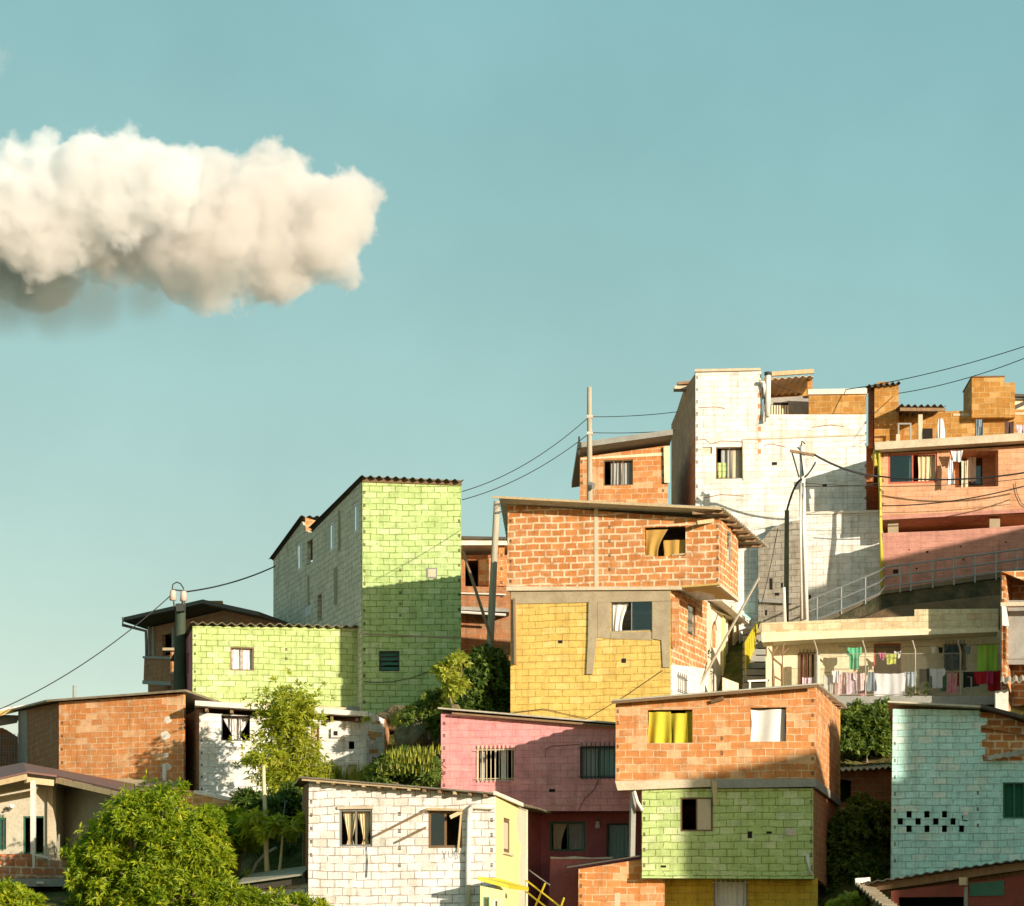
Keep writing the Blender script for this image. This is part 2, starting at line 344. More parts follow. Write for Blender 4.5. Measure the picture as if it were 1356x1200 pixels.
M_darkred = plain('dull_red_paint', (.26, .06, .035), (.16, .04, .03), rough=.7, scale=2, amt=.7)
M_pvc = plain('white_pipe', (.74, .70, .62), (.55, .48, .38), rough=.5, scale=3, bump=.1)
M_steel = plain('grey_steel', (.30, .31, .30), (.2, .2, .19), rough=.5, scale=4, bump=.1, metal=.4)
M_wire = plain('black_cable', (.03, .03, .028), (.02, .02, .02), rough=.6, bump=0)
M_cera = plain('pale_ceramic', (.66, .52, .42), (.5, .38, .3), rough=.4, scale=4, bump=0)
M_glass = glassmat('window_glass')
M_glassd = glassmat('dark_glass', (.35, .46, .44), .7)
def fabric(name, c, c2=None, scale=6, amt=.4):
    return plain(name, c, c2 or tuple(x*.75 for x in c), rough=.95, scale=scale, amt=amt, bump=.15, spec=.1)
M_cw = fabric('white_cloth', (.80, .78, .72)); M_cc = fabric('cream_cloth', (.70, .56, .34)); M_cy = fabric('yellow_cloth', (.60, .49, .05))
M_ct = fabric('teal_cloth', (.30, .42, .40)); M_cg = fabric('grey_cloth', (.40, .40, .37)); M_cb = fabric('beige_cloth', (.58, .48, .34))
M_cbr = fabric('brown_cloth', (.50, .30, .08))
M_lace = plain('lace_cloth', (.84, .80, .76), (.45, .36, .30), rough=.95, scale=7, amt=.8, bump=.1)
M_bark = plain('grey_bark', (.30, .24, .16), (.17, .12, .08), rough=.9, scale=5, stretch=(3, 3, .8), amt=.8, bump=.5)
M_stem = plain('pale_stem', (.70, .58, .34), (.46, .36, .18), rough=.8, scale=4, stretch=(2, 2, 1), amt=.7)
M_lf_mango = leafmat('mango_leaf', (.06, .13, .006), (.25, .34, .012), (.56, .56, .035), .45)
M_lf_vine = leafmat('vine_leaf', (.16, .22, .014), (.38, .42, .03), (.62, .60, .08), .5)
M_lf_dark = leafmat('shade_leaf', (.035, .075, .012), (.09, .15, .022), (.20, .26, .035), .35)
M_lf_lt = leafmat('young_leaf', (.2, .26, .03), (.36, .40, .05), (.55, .54, .09), .45)
M_lf_grass = leafmat('grass_blade', (.10, .14, .015), (.28, .31, .03), (.52, .48, .09), .4)
def mat_earth():
    m, nt, b, out = newmat('hill_earth'); tc = N(nt, 'ShaderNodeTexCoord').outputs['Object']
    n1 = noi(nt, tc, .55, 8, .7); n2 = noi(nt, tc, 4, 5, .7)
    r1 = ramp(nt, n1.outputs['Fac'], [(.40, (.06, .085, .02)), (.52, (.12, .12, .035)), (.62, (.26, .17, .08))])
    r2 = ramp(nt, n2.outputs['Fac'], [(.3, .55), (.7, 1.3)])
    nt.links.new(mix(nt, 1.0, r1.outputs[0], r2.outputs[0], 'MULTIPLY'), b.inputs['Base Color']); b.inputs['Roughness'].default_value = .95; b.inputs['Specular IOR Level'].default_value = .1
    bp = N(nt, 'ShaderNodeBump'); bp.inputs['Strength'].default_value = .8; bp.inputs['Distance'].default_value = .15
    nt.links.new(n2.outputs['Fac'], bp.inputs['Height']); nt.links.new(bp.outputs[0], b.inputs['Normal'])
    return m
M_earth = mat_earth()
# ---------------------------------------------------------------- building helpers
def closure(mb, corners, zb, t=.12, skip=(), roof=True):
    """corners: [(x, y, ztop)] counter-clockwise seen from above, first edge = front. Adds the closing walls, floor and ceiling."""
    n = len(corners); corners = [tuple(c) for c in corners]
    if n == 4:   # hidden flanks lean in a little, as plots on the slope do
        c0, c1, c2, c3 = corners
        if 3 not in skip and c3[0]/c3[1] < c0[0]/c0[1]+.003: corners[3] = ((c0[0]/c0[1]+.003)*c3[1], c3[1], c3[2])
        if 1 not in skip and c2[0]/c2[1] > c1[0]/c1[1]-.003: corners[2] = ((c1[0]/c1[1]-.003)*c2[1], c2[1], c2[2])
    for i in range(n):
        if i in skip: continue
        a = corners[i]; b = corners[(i+1) % n]
        e = t+.003 if i % 2 == 1 else 0
        mb.slabwall(a, b, zb, a[2]-.02, b[2]-.02, t, e, e)
    if roof: mb.face([(c[0], c[1], c[2]-.06) for c in corners])
    mb.face([(c[0], c[1], zb+.01) for c in reversed(corners)])
def cpt(pl, px, py, dd=0.0):
    v = pl.p(px, py, dd); return (v.x, v.y, v.z)
def window(root, pl, r, panels='gg', frame=None, d=.05, fw=.045, curtains=(), bars=0, bar_mat=None, name='window', label=None, sill=None, glass=None, blind=None):
    """panels: g glass, o open, w white board, b beige board; curtains: (f0, f1, material, style, folds)"""
    frame = frame or M_fr_br; u0, u1, z0, z1 = pl.rect(r); n = max(1, len(panels))
    mb = MB().use(frame); D0, D1 = d, d+.06
    mb.box(pl, u0+.003, u1-.003, z1-fw, z1-.003, D0, D1); mb.box(pl, u0+.003, u1-.003, z0+.003, z0+fw, D0, D1)
    mb.box(pl, u0+.003, u0+fw, z0+fw+.002, z1-fw-.002, D0, D1); mb.box(pl, u1-fw, u1-.003, z0+fw+.002, z1-fw-.002, D0, D1)
    W = (u1-u0-2*fw)/n
    for k in range(1, n):
        x = u0+fw+W*k; mb.box(pl, x-fw*.4, x+fw*.4, z0+fw+.002, z1-fw-.002, D0+.004, D1-.004)
    if sill: mb.use(sill).box(pl, u0-.05, u1+.05, z0-.06, z0-.004, -.05, .03)
    w = mb.build(name, root, label)
    for k, ch in enumerate(panels):
        if ch == 'o': continue
        m = {'g': glass or M_glass, 'd': M_glassd, 'w': M_cw, 'b': M_cb}[ch]
        a = u0+fw+W*k+.012; b = a+W-.024
        q = MB().use(m); q.box(pl, a, b, z0+fw+.004, z1-fw-.004, D0+.022, D0+.032); q.build('pane' if ch in 'gd' else 'panel', w)
    for k, (f0, f1, m, st, fo) in enumerate(curtains):
        q = MB().use(m); U = u1-u0
        q.cloth(pl, u0+U*f0, u0+U*f1, z0+.03, z1-.05, D1+.09+.02*k, fo, .025, st, seed=int(r[0])+k); q.build('curtain', w, smooth=True)
    if bars:
        q = MB().use(bar_mat or M_fr_dk)
        for k in range(bars):
            x = u0+(u1-u0)*(k+.5)/bars; q.tube([pl.pt(x, z0-.03, -.06), pl.pt(x, z1+.10, -.06)], .014, 5)
        for zz in (z0+.06, z1-.06): q.tube([pl.pt(u0-.04, zz, -.075), pl.pt(u1+.04, zz, -.075)], .012, 5)
        q.build('bars', w)
    return w
def notches(mb, pl, px, y0, y1, n, w=.11, h=.11):
    """open ends of hollow blocks showing at a wall's corner: dark surface plates paint the shade in their chambers"""
    old = mb.cur; mb.use(M_notchshade); u = pl.u(px); w *= .85; h *= .85; rq = random.Random(int(px*7+y0))
    for k in range(n):
        if rq.random() < .18: continue
        z = pl.z(px, y0+(y1-y0)*k/max(1, n-1))
        for j in (-1, 0, 1): mb.box(pl, u-w/2, u+w/2, z+j*h*.36-.012, z+j*h*.36+.014, -.003, .006)
    mb.cur = old
def wire(a, b, sag=.3, r=.014, label='', n=18, name='overhead_wire', mat=None):
    a = Vector(a); b = Vector(b); mb = MB().use(mat or M_wire)
    mb.tube([a.lerp(b, k/n)-Vector((0, 0, sag*4*(k/n)*(1-k/n))) for k in range(n+1)], r, 5)
    return tag(mb.build(name, None, smooth=True), label, 'wire', 'overhead wires strung between poles and houses')
def edge_roof(root, a, b, c, d, mat, th=.05, corr=True, wl=.18, amp=.022, name='roof', label=None, fascia=None):
    mb = MB().use(mat)
    if corr: mb.corr(a, b, c, d, wl, amp)
    else:
        a, b, c, d = map(Vector, (a, b, c, d)); nn = Vector((0, 0, th)); mb.hexa([a, b, c, d], [a+nn, b+nn, c+nn, d+nn])
    return mb.build(name, root, label)
# ---------------------------------------------------------------- camera, light, sky
cam = bpy.data.cameras.new('camera'); cam.sensor_width = 36; cam.lens = 36*F/1356; cam.shift_y = (HY-600)/1356; cam.clip_end = 6000
co = bpy.data.objects.new('camera', cam); C.objects.link(co); co.location = (0, 0, 0); co.rotation_euler = (R(90), 0, 0)
sc = bpy.context.scene; sc.camera = co
SUN_AZ, SUN_EL = 40.0, 12.0          # behind the camera's right shoulder, late afternoon
sl = bpy.data.lights.new('sun', 'SUN'); sl.energy = 4.2; sl.angle = R(.53); sl.color = (1.0, .88, .72)
so = bpy.data.objects.new('sun', sl); C.objects.link(so)
sd = Vector((math.sin(R(SUN_AZ))*math.cos(R(SUN_EL)), -math.cos(R(SUN_AZ))*math.cos(R(SUN_EL)), math.sin(R(SUN_EL))))
so.rotation_euler = sd.to_track_quat('Z', 'Y').to_euler(); so.location = (30, -30, 40)
w = bpy.data.worlds.new('World'); sc.world = w; w.use_nodes = True; nt = w.node_tree
bg = nt.nodes['Background']; sky = nt.nodes.new('ShaderNodeTexSky'); sky.sky_type = 'NISHITA'; sky.sun_disc = False
sky.sun_elevation = R(SUN_EL); sky.sun_rotation = R(180-SUN_AZ); sky.altitude = 1500; sky.air_density = 1.0; sky.dust_density = 1.2; sky.ozone_density = 1.0
# colour response of the film stock: each channel of the sky is compressed a little
sep = nt.nodes.new('ShaderNodeSeparateColor'); nt.links.new(sky.outputs[0], sep.inputs[0]); com = nt.nodes.new('ShaderNodeCombineColor')
for ch, (k_, g_, t_, c_) in enumerate(((1.01, .72, 4.5, .8), (1.74, .41, 6.5, .75), (1.66, .33, 8.0, .7))):
    lo_ = math_(nt, 'MULTIPLY', math_(nt, 'POWER', sep.outputs[ch], g_), k_); hi_ = math_(nt, 'MULTIPLY', math_(nt, 'MAXIMUM', math_(nt, 'SUBTRACT', sep.outputs[ch], t_), 0.0), c_)
    nt.links.new(math_(nt, 'ADD', lo_, hi_), com.inputs[ch])
gtc = nt.nodes.new('ShaderNodeTexCoord').outputs['Generated']; gn_ = noi(nt, gtc, 7.0, 5, .6); gr_ = ramp(nt, gn_.outputs['Fac'], [(.35, .955), (.65, 1.04)])   # faint unevenness of thin high haze
tint = mix(nt, 1.0, com.outputs[0], gr_.outputs[0], 'MULTIPLY')
nt.links.new(tint, bg.inputs[0]); bg.inputs[1].default_value = .13
vs = sc.view_settings; vs.view_transform = 'Standard'; vs.look = 'None'; vs.exposure = .70; vs.gamma = 1
sc.cycles.use_denoising = True; sc.cycles.max_bounces = 12; sc.cycles.volume_bounces = 8; sc.cycles.transparent_max_bounces = 12; sc.cycles.diffuse_bounces = 8
# ---------------------------------------------------------------- hillside
ctrl = []   # (x, y, z) the slope passes through
def cp(px, py, Y): ctrl.append(tuple(P(px, py, Y)))
for a in ((-400, 1330, 60), (0, 1330, 60), (300, 1300, 60), (500, 1290, 60), (700, 1290, 60), (900, 1320, 62), (1200, 1270, 60), (1500, 1270, 58),
          (600, 1240, 66), (700, 1245, 67), (800, 1240, 69), (700, 1235, 71.5), (860, 1235, 71), (640, 1150, 74), (780, 1150, 74), (0, 1190, 66), (150, 1200, 66), (300, 1190, 66), (360, 1165, 66), (450, 1220, 63), (600, 1230, 62), (900, 1300, 66), (1000, 1295, 67), (1140, 1230, 64), (960, 1260, 70), (1250, 1180, 68), (1450, 1170, 68),
          (60, 1060, 79), (160, 1060, 79), (290, 1075, 76), (370, 1080, 75), (450, 1070, 73), (540, 1060, 70), (560, 1030, 72), (540, 1000, 78), (560, 960, 80), (640, 958, 76), (640, 900, 82), (640, 870, 86), (800, 970, 77), (950, 925, 79), (1010, 925, 80),
          (1140, 1095, 75), (1140, 1085, 77), (1140, 1020, 79.2), (1145, 940, 80.2), (1250, 935, 80), (1420, 930, 79),
          (300, 950, 84.5), (430, 945, 83), (540, 945, 83), (160, 1035, 84), (60, 1035, 86), (-200, 1045, 85),
          (1100, 845, 83.2), (1250, 830, 83.2), (1420, 815, 83.2), (1110, 815, 84.6), (1000, 850, 86), (800, 700, 93), (1000, 830, 90), (1250, 780, 90), (1420, 780, 90),
          (650, 800, 92), (500, 900, 95), (300, 920, 97), (200, 930, 100), (0, 1010, 100), (-300, 1040, 100), (800, 690, 98), (1000, 700, 100), (1300, 640, 98), (1600, 620, 98)): cp(*a)
for x in range(-160, 161, 40):
    ctrl.append((x, 40, -4.0)); ctrl.append((x, 20, -7.0)); ctrl.append((x, -40, -10.0)); ctrl.append((x, 125, 5+max(0, x)*.06)); ctrl.append((x, 170, 2.0)); ctrl.append((x, 260, 0))
CA = np.array(ctrl)
def hz(x, y):
    d2 = (CA[:, 0]-x)**2+(CA[:, 1]-y)**2; wt = 1/(d2+.6)**1.6
    return float((wt*CA[:, 2]).sum()/wt.sum())
def ground():
    xs = list(np.linspace(-1500, -60, 14))+list(np.arange(-58, 60, .8))+list(np.linspace(62, 1500, 14))
    ys = list(np.linspace(-1500, 30, 14))+list(np.arange(32, 56, 4))+list(np.arange(56, 112, .8))+list(np.linspace(114, 1800, 18))
    mb = MB().use(M_earth); nx = len(xs)
    for y in ys:
        for x in xs:
            far = max(abs(x), abs(y-60))
            z = hz(x, y) if far < 200 else -2.0
            if 50 < y < 115 and abs(x) < 60: z += .28*noise.noise(Vector((x*.9, y*.9, 0)))+.10*noise.noise(Vector((x*2.7, y*2.7, 3)))
            mb.v.append(Vector((x, y, z)))
    for j in range(len(ys)-1):
        for i in range(nx-1):
            a = j*nx+i; mb.f.append((a, a+1, a+nx+1, a+nx)); mb.m.append(0)
    o = mb.build('hillside', None, smooth=True); o['kind'] = 'structure'
    return o
ground()
# ---------------------------------------------------------------- clouds: lumpy closed bodies filled with real scattering volume
def cloudmat(name, col, dens, blobs, org, soft, nscale, namp, aniso=.1, rate=.2, bias=.0):
    """scattering volume: a field of overlapping balls, its rim broken up by fractal noise"""
    m = bpy.data.materials.new(name); m.use_nodes = True; t = m.node_tree; t.nodes.clear()
    o = t.nodes.new('ShaderNodeOutputMaterial'); v = t.nodes.new('ShaderNodeVolumePrincipled')
    v.inputs['Color'].default_value = rgba(col); v.inputs['Anisotropy'].default_value = aniso; t.links.new(v.outputs[0], o.inputs['Volume'])
    tc = N(t, 'ShaderNodeTexCoord').outputs['Object']
    wn = noi(t, tc, nscale*.45, 2); ws = N(t, 'ShaderNodeVectorMath', operation='SUBTRACT'); t.links.new(wn.outputs['Color'], ws.inputs[0]); ws.inputs[1].default_value = (.5, .5, .5)
    wm = N(t, 'ShaderNodeVectorMath', operation='MULTIPLY_ADD'); t.links.new(ws.outputs[0], wm.inputs[0]); wm.inputs[1].default_value = (5, 5, 5); t.links.new(tc, wm.inputs[2]); pos = wm.outputs[0]
    f = None
    for c, r in blobs:
        d = N(t, 'ShaderNodeVectorMath', operation='DISTANCE'); t.links.new(pos, d.inputs[0]); d.inputs[1].default_value = tuple(c-org)
        q = N(t, 'ShaderNodeMath', operation='MULTIPLY_ADD'); t.links.new(d.outputs['Value'], q.inputs[0]); q.inputs[1].default_value = -1.0; q.inputs[2].default_value = r
        if f is None: f = q.outputs[0]
        else:
            mx = N(t, 'ShaderNodeMath', operation='SMOOTH_MAX'); t.links.new(f, mx.inputs[0]); t.links.new(q.outputs[0], mx.inputs[1]); mx.inputs[2].default_value = 1.0; f = mx.outputs[0]
    n = noi(t, tc, nscale, 7, .6); nn = math_(t, 'MULTIPLY', math_(t, 'SUBTRACT', n.outputs['Fac'], .5+bias), namp)
    mr = N(t, 'ShaderNodeMapRange', interpolation_type='SMOOTHSTEP'); t.links.new(math_(t, 'ADD', f, nn), mr.inputs['Value']); mr.inputs['From Min'].default_value = 0.0; mr.inputs['From Max'].default_value = soft; mr.inputs['To Max'].default_value = dens
    t.links.new(mr.outputs[0], v.inputs['Density']); m.cycles.volume_step_rate = rate
    return m
def cloud(label, pts, Y, col, dens, soft, nscale, namp, seed, vox=1.3, dy=.35, rate=.2, flat=1.0):
    import bmesh
    rr = random.Random(seed); blobs = []
    for cx, cy, r in pts:
        c = P(cx, cy, Y); rad = r/F*Y; c.y += rr.uniform(-dy, dy)*rad; blobs.append((c, rad))
    org = sum((b[0] for b in blobs), Vector())/len(blobs); bm = bmesh.new()
    for c, rad in blobs:
        g = bmesh.ops.create_icosphere(bm, subdivisions=3, radius=rad+namp*.16+1.2)
        for q in g['verts']: q.co += c-org
    me = bpy.data.meshes.new('seed'); bm.to_mesh(me); bm.free()
    tmp = bpy.data.objects.new('tmp', me); C.objects.link(tmp); md = tmp.modifiers.new('r', 'REMESH'); md.mode = 'VOXEL'; md.voxel_size = vox
    dg = bpy.context.evaluated_depsgraph_get(); m2 = bpy.data.meshes.new_from_object(tmp.evaluated_get(dg)); bpy.data.objects.remove(tmp); bpy.data.meshes.remove(me)
    m2.name = 'cloud'; m2.materials.clear(); m2.materials.append(cloudmat('cloud_air', col, dens, blobs, org, soft, nscale, namp, rate=rate)); m2.update()
    o = bpy.data.objects.new('cloud', m2); C.objects.link(o); o.location = org
    return tag(o, label, 'cloud')
cloud('big cream cumulus cloud with a lumpy top over the left houses',
      [(-30, 335, 66), (60, 328, 66), (150, 322, 66), (215, 300, 66), (255, 275, 58), (290, 258, 62), (350, 255, 64), (415, 268, 58), (452, 272, 42), (300, 320, 66), (370, 330, 62), (430, 322, 50), (475, 300, 28), (345, 370, 30), (466, 270, 30), (468, 288, 30), (250, 335, 50)],
      430, (.960, .942, .928), .30, 1.6, .075, 26.0, 1, dy=.2, rate=.2)  # lower albedo puts the body's slight shade into its colour
cloud('dazzling white cloud head above the left part of the cream cumulus, at the picture edge',
      [(-60, 262, 88), (16, 244, 62), (60, 238, 54), (112, 230, 56), (160, 236, 52), (198, 228, 48), (212, 254, 40), (100, 270, 60), (30, 288, 58), (150, 268, 50)],
      414, (.998, .997, .996), .34, 1.6, .08, 26.0, 4, dy=.2, rate=.2)
cloud('thin grey cloud layer painting the shaded underside of the big cream cumulus',
      [(-60, 396, 62), (10, 393, 62), (70, 395, 60), (130, 393, 57), (190, 386, 52), (245, 376, 44), (295, 368, 34)], 422, (.40, .46, .45), .085, 5.0, .06, 9.0, 2, dy=.1, rate=.5)  # low grey albedo paints shade under the cumulus
cloud('small faint cloud wisp at the left edge of the sky', [(-8, 80, 22), (4, 76, 16), (2, 92, 13), (-25, 85, 28)], 430, (.9, .9, .9), .12, 3.0, .16, 8.0, 3, vox=.8)
# ================================================================ LEFT SIDE
# ---- green block tower ----
def tower():
    fr = Pl(480, 83, 612, 83); sd_ = Pl(362, 97, 480, 83)
    h = thing('block_house', 'tall narrow bright green block house with bare grey side wall and corrugated roof', 'house', fr.p(545, 960))
    mb = MB().use(M_lime2)
    mb.wall(fr, [(480, 637), (610.5, 641), (610.5, 985), (480, 985)], [(502, 862, 529, 889)])
    notches(mb, fr, 482.5, 652, 930, 17, .10, .12); notches(mb, fr, 608, 690, 905, 12, .10, .12); notches(mb, fr, 530, 755, 815, 5, .10, .12)
    mb.use(M_grey)
    mb.wall(sd_, [(362, 742), (400, 691), (404, 701), (411, 707), (480, 637), (480, 985), (362, 960)],
            [(467, 666, 475, 705), (435, 691, 443, 729), (392.5, 718, 400, 755), (406.5, 716, 414, 747), (420, 788, 426, 823), (402, 800, 411, 816)], hi=sd_.L-.155)
    sp = sd_.shift(-.02)
    mb.use(M_conc)
    for q in [(442, 752, 446, 800), (447.5, 676, 450, 730), (407, 762, 409, 800)]: mb.pbox(sp, q, 0, .018)
    mb.use(M_grey)
    b0 = cpt(sd_, 362, 742); c = [cpt(fr, 480, 641), cpt(fr, 610.5, 641), (cpt(fr, 610.5, 641)[0]-4.6, b0[1]+1, b0[2]), b0]
    closure(mb, c, fr.z(545, 985), skip=(0, 3), roof=False)
    mb.build('wall', h)
    rm = sd_.p(411, 700, -.12); e0 = fr.p(477.5, 632, -.25); e1 = fr.p(614.5, 638.5, -.25)
    edge_roof(h, e0, e1, e1+(rm-e0)+Vector((0, 0, 0)), rm, M_tind, wl=.30, amp=.05)
    r2a = sd_.p(402, 683.5, -.14); r2b = sd_.p(360.5, 741, -.16); dx = Vector((5.4, 0, -.1))
    edge_roof(h, r2a, r2a+dx, r2b+dx, r2b, M_tind, wl=.3, amp=.04)
    mb = MB().use(M_fr_br); mb.ppoly(fr, [(480, 631.5), (611.5, 636.5), (611.5, 643), (480, 638.5)], -.05, .02); mb.build('fascia', h)
    mb = MB().use(M_brick); g = Pl(404, sd_.Y(404)-.3, 422, sd_.Y(404)-.3); mb.ppoly(g, [(404, 685), (420, 690), (412, 702), (405, 704)], 0, .15); mb.build('gable_brick', h)
    for q in [(467, 666, 475, 705), (435, 691, 443, 729), (392.5, 718, 400, 755)]: window(h, sd_, q, 'gw', M_fr_wh, d=.02, fw=.09)
    window(h, sd_, (402, 800, 411, 816), 'ww', M_fr_wh, d=.02, fw=.05, name='window')
    w_ = window(h, fr, (502, 862, 529, 889), 'o', M_fr_dk, d=.04)
    for k in range(4):
        mb = MB().use(M_fr_gn); u0, u1, z0, z1 = fr.rect((503, 863, 528, 888)); zz = z0+(z1-z0)*(k+.5)/4; mb.hexa([fr.pt(u0, zz-.05, .07), fr.pt(u1, zz-.05, .07), fr.pt(u1, zz-.04, .07), fr.pt(u0, zz-.04, .07)], [fr.pt(u0, zz+.05, .13), fr.pt(u1, zz+.05, .13), fr.pt(u1, zz+.06, .13), fr.pt(u0, zz+.06, .13)]); mb.build('louvre', w_)
    mb = MB().use(M_fr_gr); mb.pbox(fr, (565, 752, 579, 766), -.02, .004); mb.use(M_concl); mb.pbox(fr, (567, 754, 577, 764), -.024, -.019); mb.build('vent_cover', h)
    mb = MB().use(M_conc); mb.ppoly(fr, [(480, 838.5), (610, 844), (610, 846), (480, 840.5)], -.02, .004); mb.build('ledge', h)
    mb = MB().use(M_wire); mb.tube([fr.p(x, y, -.05) for x, y in [(481, 903), (500, 904), (520, 903), (545, 898), (572, 888), (600, 876)]], .012, 5); mb.build('cable', h)
tower()
# ---- low lime house ----
def low_lime():
    fr = Pl(255, 82.6, 479, 83.7); sd_ = Pl(231, 89, 255, 82.6)
    h = thing('block_house', 'low lime green block house with a white curtained window and wavy roof edge', 'house', fr.p(366, 945))
    mb = MB().use(M_lime)
    mb.wall(fr, [(255, 829), (477.5, 832), (477.5, 950), (255, 940)], [(305, 857, 336, 888)])
    notches(mb, fr, 258, 842, 925, 8, .09, .11); notches(mb, fr, 379, 860, 922, 6, .10, .12)
    mb.use(M_pinkp); mb.wall(sd_, [(255, 832), (231.5, 874), (231.5, 930), (255, 945)], [(247.5, 865, 250, 893)], hi=sd_.L-.155)
    b0 = cpt(sd_, 231.5, 874); f0 = cpt(fr, 255, 829); f1 = cpt(fr, 477.5, 832)
    closure(mb, [f0, f1, (f1[0]-1, b0[1], f1[2]-.6), b0], fr.z(366, 948), skip=(0, 3), roof=False)
    mb.build('wall', h)
    mb = MB().use(M_tin); a = fr.p(252, 826, -.22); b = fr.p(479.5, 830, -.22); l = sd_.p(229, 877, -.15)
    mb.corr(a, b, Vector((b.x-.6, b0[1], b.z-.8)), l, .34, .045); mb.build('roof', h)
    window(h, fr, (305, 857, 336, 888), 'oo', M_fr_br, d=.03, curtains=((.03, .5, M_lace, 'full', 2), (.5, .97, M_lace, 'full', 2)))
    mb = MB().use(M_concl); mb.ppoly(fr, [(255, 928), (457, 938), (457, 947), (255, 936)], -.30, -.004); mb.build('ledge', h)
    mb = MB().use(M_concg); mb.ppoly(fr, [(457.5, 936), (477, 937), (477, 946), (457.5, 947)], -.28, -.004); mb.build('ledge', h)
low_lime()
# ---- white cottage under it ----
def cottage():
    fr = Pl(264, 77, 484, 77.2); sd_ = Pl(244, 80.6, 264, 77)
    h = thing('white_cottage', 'whitewashed cottage with a white roof slab and crumbling right end behind the thin tree', 'house', fr.p(370, 1060))
    mb = MB().use(M_whiteb)
    mb.wall(fr, [(264, 944), (484, 957), (484, 1062), (264, 1060)], [(293, 948, 331, 981), (412, 962, 422, 1026), (462, 982, 469, 992)])
    notches(mb, fr, 267, 965, 1045, 6, .07, .10)
    mb.use(M_brickd); mb.wall(sd_, [(264, 938), (244, 949), (244, 1062), (264, 1062)], hi=sd_.L-.155)
    b0 = cpt(sd_, 244, 949); f0 = cpt(fr, 264, 944); f1 = cpt(fr, 484, 957)
    closure(mb, [f0, f1, (f1[0], b0[1]-.2, f1[2]), b0], fr.z(370, 1062), skip=(0, 3)); mb.build('wall', h)
    mb = MB().use(M_concw)
    a = fr.p(260, 936.5, -.5); b = fr.p(488, 951, -.5); c = Vector((b.x, 80.3, b.z+.12)); d = Vector((a.x-.55, 80.5, a.z+.1)); up = Vector((0, 0, .17))
    mb.hexa([a, b, c, d], [a+up, b+up, c+up, d+up]); mb.build('roof', h, bevel=.02)
    for k in range(7):
        x = 275+33*k; mb = MB().use(M_wood); mb.beam(fr.p(x, 941+(x-260)*.064, -.42), fr.p(x, 941+(x-260)*.064, -.01), .09, .10); mb.build('rafter', h)
    window(h, fr, (293, 948, 331, 981), 'ooo', M_fr_dk, d=.06, fw=.035, curtains=((.05, .95, M_lace, 'tied', 5),))
    mb = MB().use(M_woodl); mb.pbox(fr, (413, 963, 421.5, 1026), .05, .10); mb.use(M_fr_br); mb.pbox(fr, (412, 961, 413, 1027), -.02, .12); mb.pbox(fr, (421.5, 961, 423, 1027), -.02, .12); mb.build('door', h)
    mb = MB().use(M_concw); u, z = fr.uz(445, 971); mb.box(fr, u-.16, u+.16, z-.15, z+.15, -.12, .01); mb.use(M_nearblack); mb.box(fr, u-.08, u+.06, z-.09, z+.06, -.124, -.116); mb.build('meter_box', h)
    # crumbling end
    pr = Pl(484.5, 77, 512, 77.8); mb = MB().use(M_whiteb)
    mb.wall(pr, [(484.5, 950), (492, 944), (500, 948), (509, 953), (509, 990), (511, 1008), (506, 1018), (484.5, 1040)], [(493, 1003, 499, 1011)], t=.25)
    mb.use(M_raw); pe = Pl(509.5, 77.7, 520, 81); mb.wall(pe, [(509.5, 952), (515, 958), (518, 975), (520, 1000), (509.5, 1022)], t=.2)
    mb.use(M_brick3)
    for q in [(487, 969, 505, 975), (489, 975, 497, 979), (488, 992, 500, 997), (497, 955, 503, 958)]: mb.pbox(pr, q, -.03, -.001)
    mb.use(M_concw)
    for x0, y0, x1, y1 in [(456, 1010, 480, 1013), (457, 1013, 461, 1045), (473, 1013, 480, 1043), (481.5, 960, 484, 1040)]: mb.pbox(fr, (x0, y0, x1, y1), -.20, -.02)
    mb.build('broken_wall', h)
cottage()
# ---- low brick parapet with white coping in front of the cottage
def parapet():
    pl = Pl(226, 75.5, 322, 74)
    h = thing('parapet_wall', 'short orange brick wall with white coping in front of the white cottage', 'wall', pl.p(280, 1085))
    mb = MB().use(M_brick3); mb.ppoly(pl, [(226, 1042), (321, 1062), (321, 1110), (226, 1100)], 0, .2); mb.build('wall', h)
    mb = MB().use(M_concw); mb.ppoly(pl, [(258, 1046.5), (323, 1060), (323, 1064.5), (258, 1051)], -.05, .26); mb.build('coping', h)
parapet()
